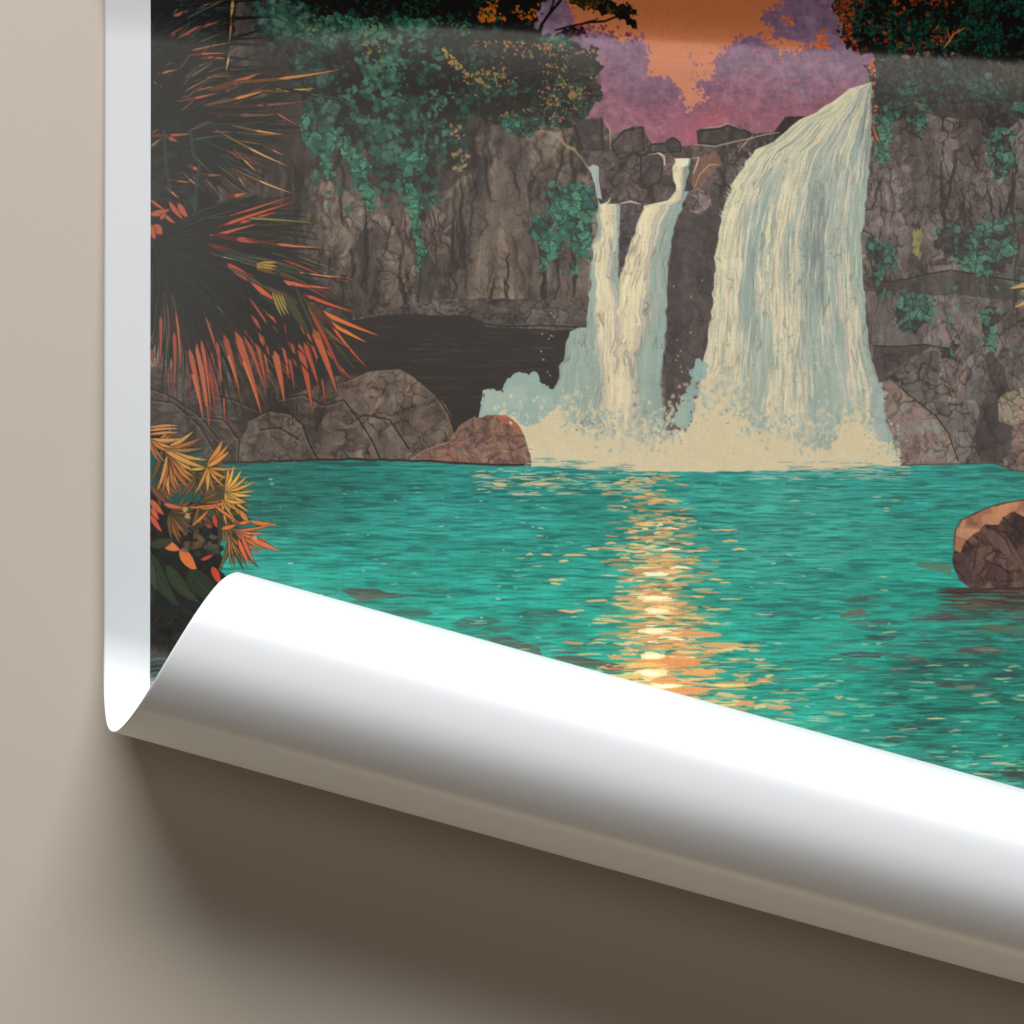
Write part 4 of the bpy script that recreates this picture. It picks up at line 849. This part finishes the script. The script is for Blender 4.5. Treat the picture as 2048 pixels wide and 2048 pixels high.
for a, b, w in HB:
    blade(hub, (a[0]*.5+b[0]*.5, a[1]*.5+b[1]*.5), w*.9, -.10, (38,40,37), None, .5, INK)
    c_ = RED[R.randint(4)]; blade((a[0]-(b[0]-a[0])*.35, a[1]-(b[1]-a[1])*.3), b, w*.84, -.05, (52,42,38), c_, .4, INK)
    if w > 9: blade((a[0]+R.uniform(8, 14), a[1]-R.uniform(0, 30)), (b[0]+R.uniform(6, 16), b[1]-R.uniform(20, 70)), w*.42, -.03, RED[R.randint(4)], None, .5, INK)
for a, b, w in ((HB[9]), (HB[8]), (HB[2])):
    p = bez(((a[0]+b[0])/2, (a[1]+b[1])/2), b, -.02); stroke(p, 6, (206,118,72), .8, 2)
R = np.random.RandomState(12)
for a, b, w in HB[2:20]:
    stroke(bez((a[0]-6, a[1]-40), (a[0]+(b[0]-a[0])*.35, a[1]+(b[1]-a[1])*.35), 0), 6, (36,36,34), .9, 2)
for k in range(16):
    x = R.uniform(330, 600); y = R.uniform(790, 860); stroke([(x, y-24), (x+3, y), (x+5, y+R.uniform(6, 26))], 3, (44,38,36), .85, 2)
# yellow striped leaf tufts inside the fan
for k in range(6): blade((546+k*6, 584+k*2), (566+k*7, 636-k*2), 5, .05, (150,132,72), None, .5, INK)
for k in range(4): blade((514, 530+k*3), (556, 526+k*8), 6, -.06, (176,138,66), None, .5, INK)
fill([(500,536),(552,540),(572,560),(540,572),(510,556)], (30,30,28), .5)
for a, b in (((600,590),(690,660)),((590,570),(640,680)),((610,600),(712,740))): stroke(bez(a, b, .03), 5, (70,80,58), .85, 1)
blade((570,585),(622,672),16,.04,(70,74,52),None,.5,INK)

# ---- corner plants, lower left
dm = polymask([(302,860),(380,900),(404,930),(410,960),(430,1000),(440,1060),(446,1130),(470,1190),(470,1400),(302,1400)], 8, 26, 131, 6); s = bbox(dm)
put(s, palette([(22,19,18),(30,27,25),(26,34,31),(38,32,28),(20,18,18)], fbm(XX[s], YY[s], 20, 20, 132)*1.6-.3), dm[s])
mm = polymask([(380,960),(450,950),(470,1000),(440,1060),(390,1010)], 8, 20, 133, 4); s = bbox(mm); leaffill(mm*.9, [(40,84,78),(60,60,50)], [(100,72,56),(140,90,60)], 12, 1501, .6)
mm = polymask([(302,905),(400,900),(420,930),(400,1000),(330,1010),(302,980)], 6, 20, 134, 4); s = bbox(mm); put(s, col((26,92,86))*np.ones(mm[s].shape+(3,), np.float32), mm[s]*.85)
YO = [(196,132,66),(188,118,60),(204,146,76),(176,104,56),(150,112,60)]
def star(cx, cy, a0, a1, n, L, w, cols, seed, bend=.08):
    R = np.random.RandomState(seed)
    for k in range(n):
        a = a0+(a1-a0)*k/(n-1)+R.uniform(-.06, .06); l = L*R.uniform(.75, 1.1)
        blade((cx, cy), (cx+l*np.cos(a), cy+l*np.sin(a)), w*R.uniform(.5, .85), bend*(1 if np.cos(a) > 0 else -1), cols[R.randint(len(cols))], None, .5, (34,26,20))
for (x, y, a0, a1, L) in ((326,900,-.4,1.9,84),(350,930,.2,2.3,70),(392,950,-.9,2.2,58),(420,975,-1.2,2,60),(440,1030,-.9,1.6,66),(320,960,-.6,1.5,60),(400,1010,-.9,1.9,54),(340,1030,-.8,1.4,60)):
    star(x, y, a0, a1, 13, L, 13, [(120,82,48),(96,78,44),(70,74,46),(140,88,50),(48,62,48)], int(x+y))
star(336, 912, .05, 1.9, 14, 74, 12, YO, 1); star(330, 900, -.55, .45, 5, 90, 12, YO, 2); star(312, 886, -.7, .2, 5, 44, 7, YO, 3); star(300, 880, .0, 1.2, 5, 60, 10, YO, 31)
for y in (856, 862, 870): blade((300, y), (360, y-4), 5, -.05, (200,134,84), None, .5, INK)
star(416, 934, -1.1, -.55, 3, 64, 13, [(214,146,64),(206,134,60)], 4); star(416, 936, .05, 2.0, 6, 60, 10, YO, 5)
blade((410,938),(380,940),6,0,(190,160,70),None,.5,INK)
star(452, 986, -1.5, 1.25, 11, 60, 9, [(214,160,74),(222,172,80),(206,150,70)], 6); star(446, 1000, .1, 1.4, 4, 52, 8, [(206,160,80),(190,140,70)], 61)
for a, b, w in (((402,1018),(458,1004),8),((386,1052),(420,1020),6),((380,1016),(440,1008),4),((482,1022),(500,1046),10),((480,1048),(502,1042),7),((502,1043),(556,1050),8),((445,1058),(474,1050),8),((430,1010),(478,1044),6)): blade(a, b, w, .05, (206,118,62), None, .5, INK)
star(468, 1062, -.12, .95, 6, 78, 8, [(206,112,68),(196,100,62),(210,128,74)], 7); star(466, 1062, .9, 1.9, 8, 84, 12, [(78,84,52),(98,92,54),(60,74,52)], 8)
star(460, 1068, .8, 1.5, 5, 76, 5, [(190,124,66),(170,110,60)], 81); blade((478,1078),(500,1128),8,.05,(206,106,66),None,.5,INK); blade((484,1066),(510,1126),8,.05,(200,96,66),None,.5,INK)
blade((500,1076),(562,1102),10,.03,(206,112,70),None,.5,INK); blob(512,1076,5,4,(214,150,90),.9)
blade((426,1134),(442,1170),14,-.05,(200,72,44),None,.5,INK)
for a, b, w, c in [((328,1084),(362,1100),18,(216,120,66)),((364,1098),(396,1142),22,(216,116,62)),((304,1000),(330,1030),12,(190,96,60)),((304,1030),(326,1064),10,(200,84,58)),((306,1016),(320,1040),10,(206,92,62)),((302,970),(340,1010),10,(120,72,54)),((330,1008),(368,1016),9,(190,104,66)),((404,1120),(430,1108),7,(176,76,48)),((430,1030),(436,1056),9,(190,66,44)),((410,1046),(426,1056),8,(160,70,50))]:
    blade(a, b, w, .08, c, None, .5, INK)
for c_, n_ in (((120,84,56),10),((90,96,66),8),((60,54,48),12)):
    for i in range(n_): blob(RNG.uniform(370, 436), RNG.uniform(1040, 1110), 5, 8, c_, .7, 7, .4, RNG.uniform(0, 3))
blob(372,1020,5,5,(190,160,90),.9); blob(378,1032,6,5,(200,150,90),.9)
for a, b, w, bd, c in [((302,1104),(360,1212),30,.16,(44,58,42)),((336,1130),(402,1206),26,.14,(50,60,42)),((302,1090),(350,1078),20,.1,(50,58,44)),((302,1150),(310,1210),22,.1,(34,46,38)),((380,1140),(440,1200),44,.1,(42,48,34)),((302,1120),(316,1180),18,.1,(56,72,50))]:
    blade(a, b, w, bd, c, None, .5, (18,16,15), (70,84,60))
R = np.random.RandomState(15)
for k in range(90):
    x = R.uniform(304, 400); y = R.uniform(1200, 1330); stroke(bez((x, y), (x+R.uniform(-22, 22), y+R.uniform(-22, 22)), R.uniform(-.4, .4), 7), 2.2, [(40,44,42),(34,30,30),(30,48,46),(54,52,50)][R.randint(4)], .7)
for k in range(8): stroke(bez((302, 1322+k*9), (352+k*2, 1330+k*12), -.35, 10), 5, [(44,92,86),(30,66,64),(52,78,76)][k % 3], .85, 0)
# leaf tips entering at the right-hand edge
for a, b, w in (((2120,540),(2018,578),14),((2120,560),(2028,616),15),((2100,556),(2040,584),10),((2120,600),(2060,640),12)): blade(a, b, w, -.08, (196,160,104), None, .5, (60,52,44))

# ---- from the colours seen through the sheen to the ink colours below it
lin = np.where(CV <= .04045, CV/12.92, ((np.clip(CV, 0, 1)+.055)/1.055)**2.4)
veil = VEIL*sstep(300, 760, XX)*(1-sstep(820, 1240, YY-(XX-1100)*.12))
lin = np.clip(lin-veil[..., None], .002, 1)
lin = lin*INKGAIN
ax = steps((302.0, 2060, 1.4), (2060, EX1-92, 5)); ay = steps((EY0+92, -10, 5), (-10, 1620, 1.4), (1620, EY1-92, 7))
gx, gy = np.meshgrid(ax, ay)
P, N = frame(gx, gy)
pic = grid_mesh('printed_picture', (P+N*.35)*PX)
# sample the painting (mirrored where the sheet runs on beyond the painted canvas)
def fold(v, n):
    v = np.abs(v); v = v % (2*(n-1)); return np.where(v > n-1, 2*(n-1)-v, v)
u = fold(gx-OX, CW); v = fold(gy-OY, CH)
ui = np.minimum(u.astype(int), CW-2); vi = np.minimum(v.astype(int), CH-2); fu = (u-ui)[..., None]; fv = (v-vi)[..., None]
rgb = (lin[vi, ui]*(1-fu)+lin[vi, ui+1]*fu)*(1-fv)+(lin[vi+1, ui]*(1-fu)+lin[vi+1, ui+1]*fu)*fv
ca = pic.color_attributes.new('ink', 'FLOAT_COLOR', 'POINT')
ca.data.foreach_set('color', np.concatenate([rgb.reshape(-1, 3), np.ones((rgb.shape[0]*rgb.shape[1], 1))], 1).astype(np.float32).ravel())
po = link('printed_picture', pic, INKM, poster)
po['label'] = 'printed illustration of waterfalls dropping into a turquoise lagoon at sunset'
print('verts', len(pic.vertices))
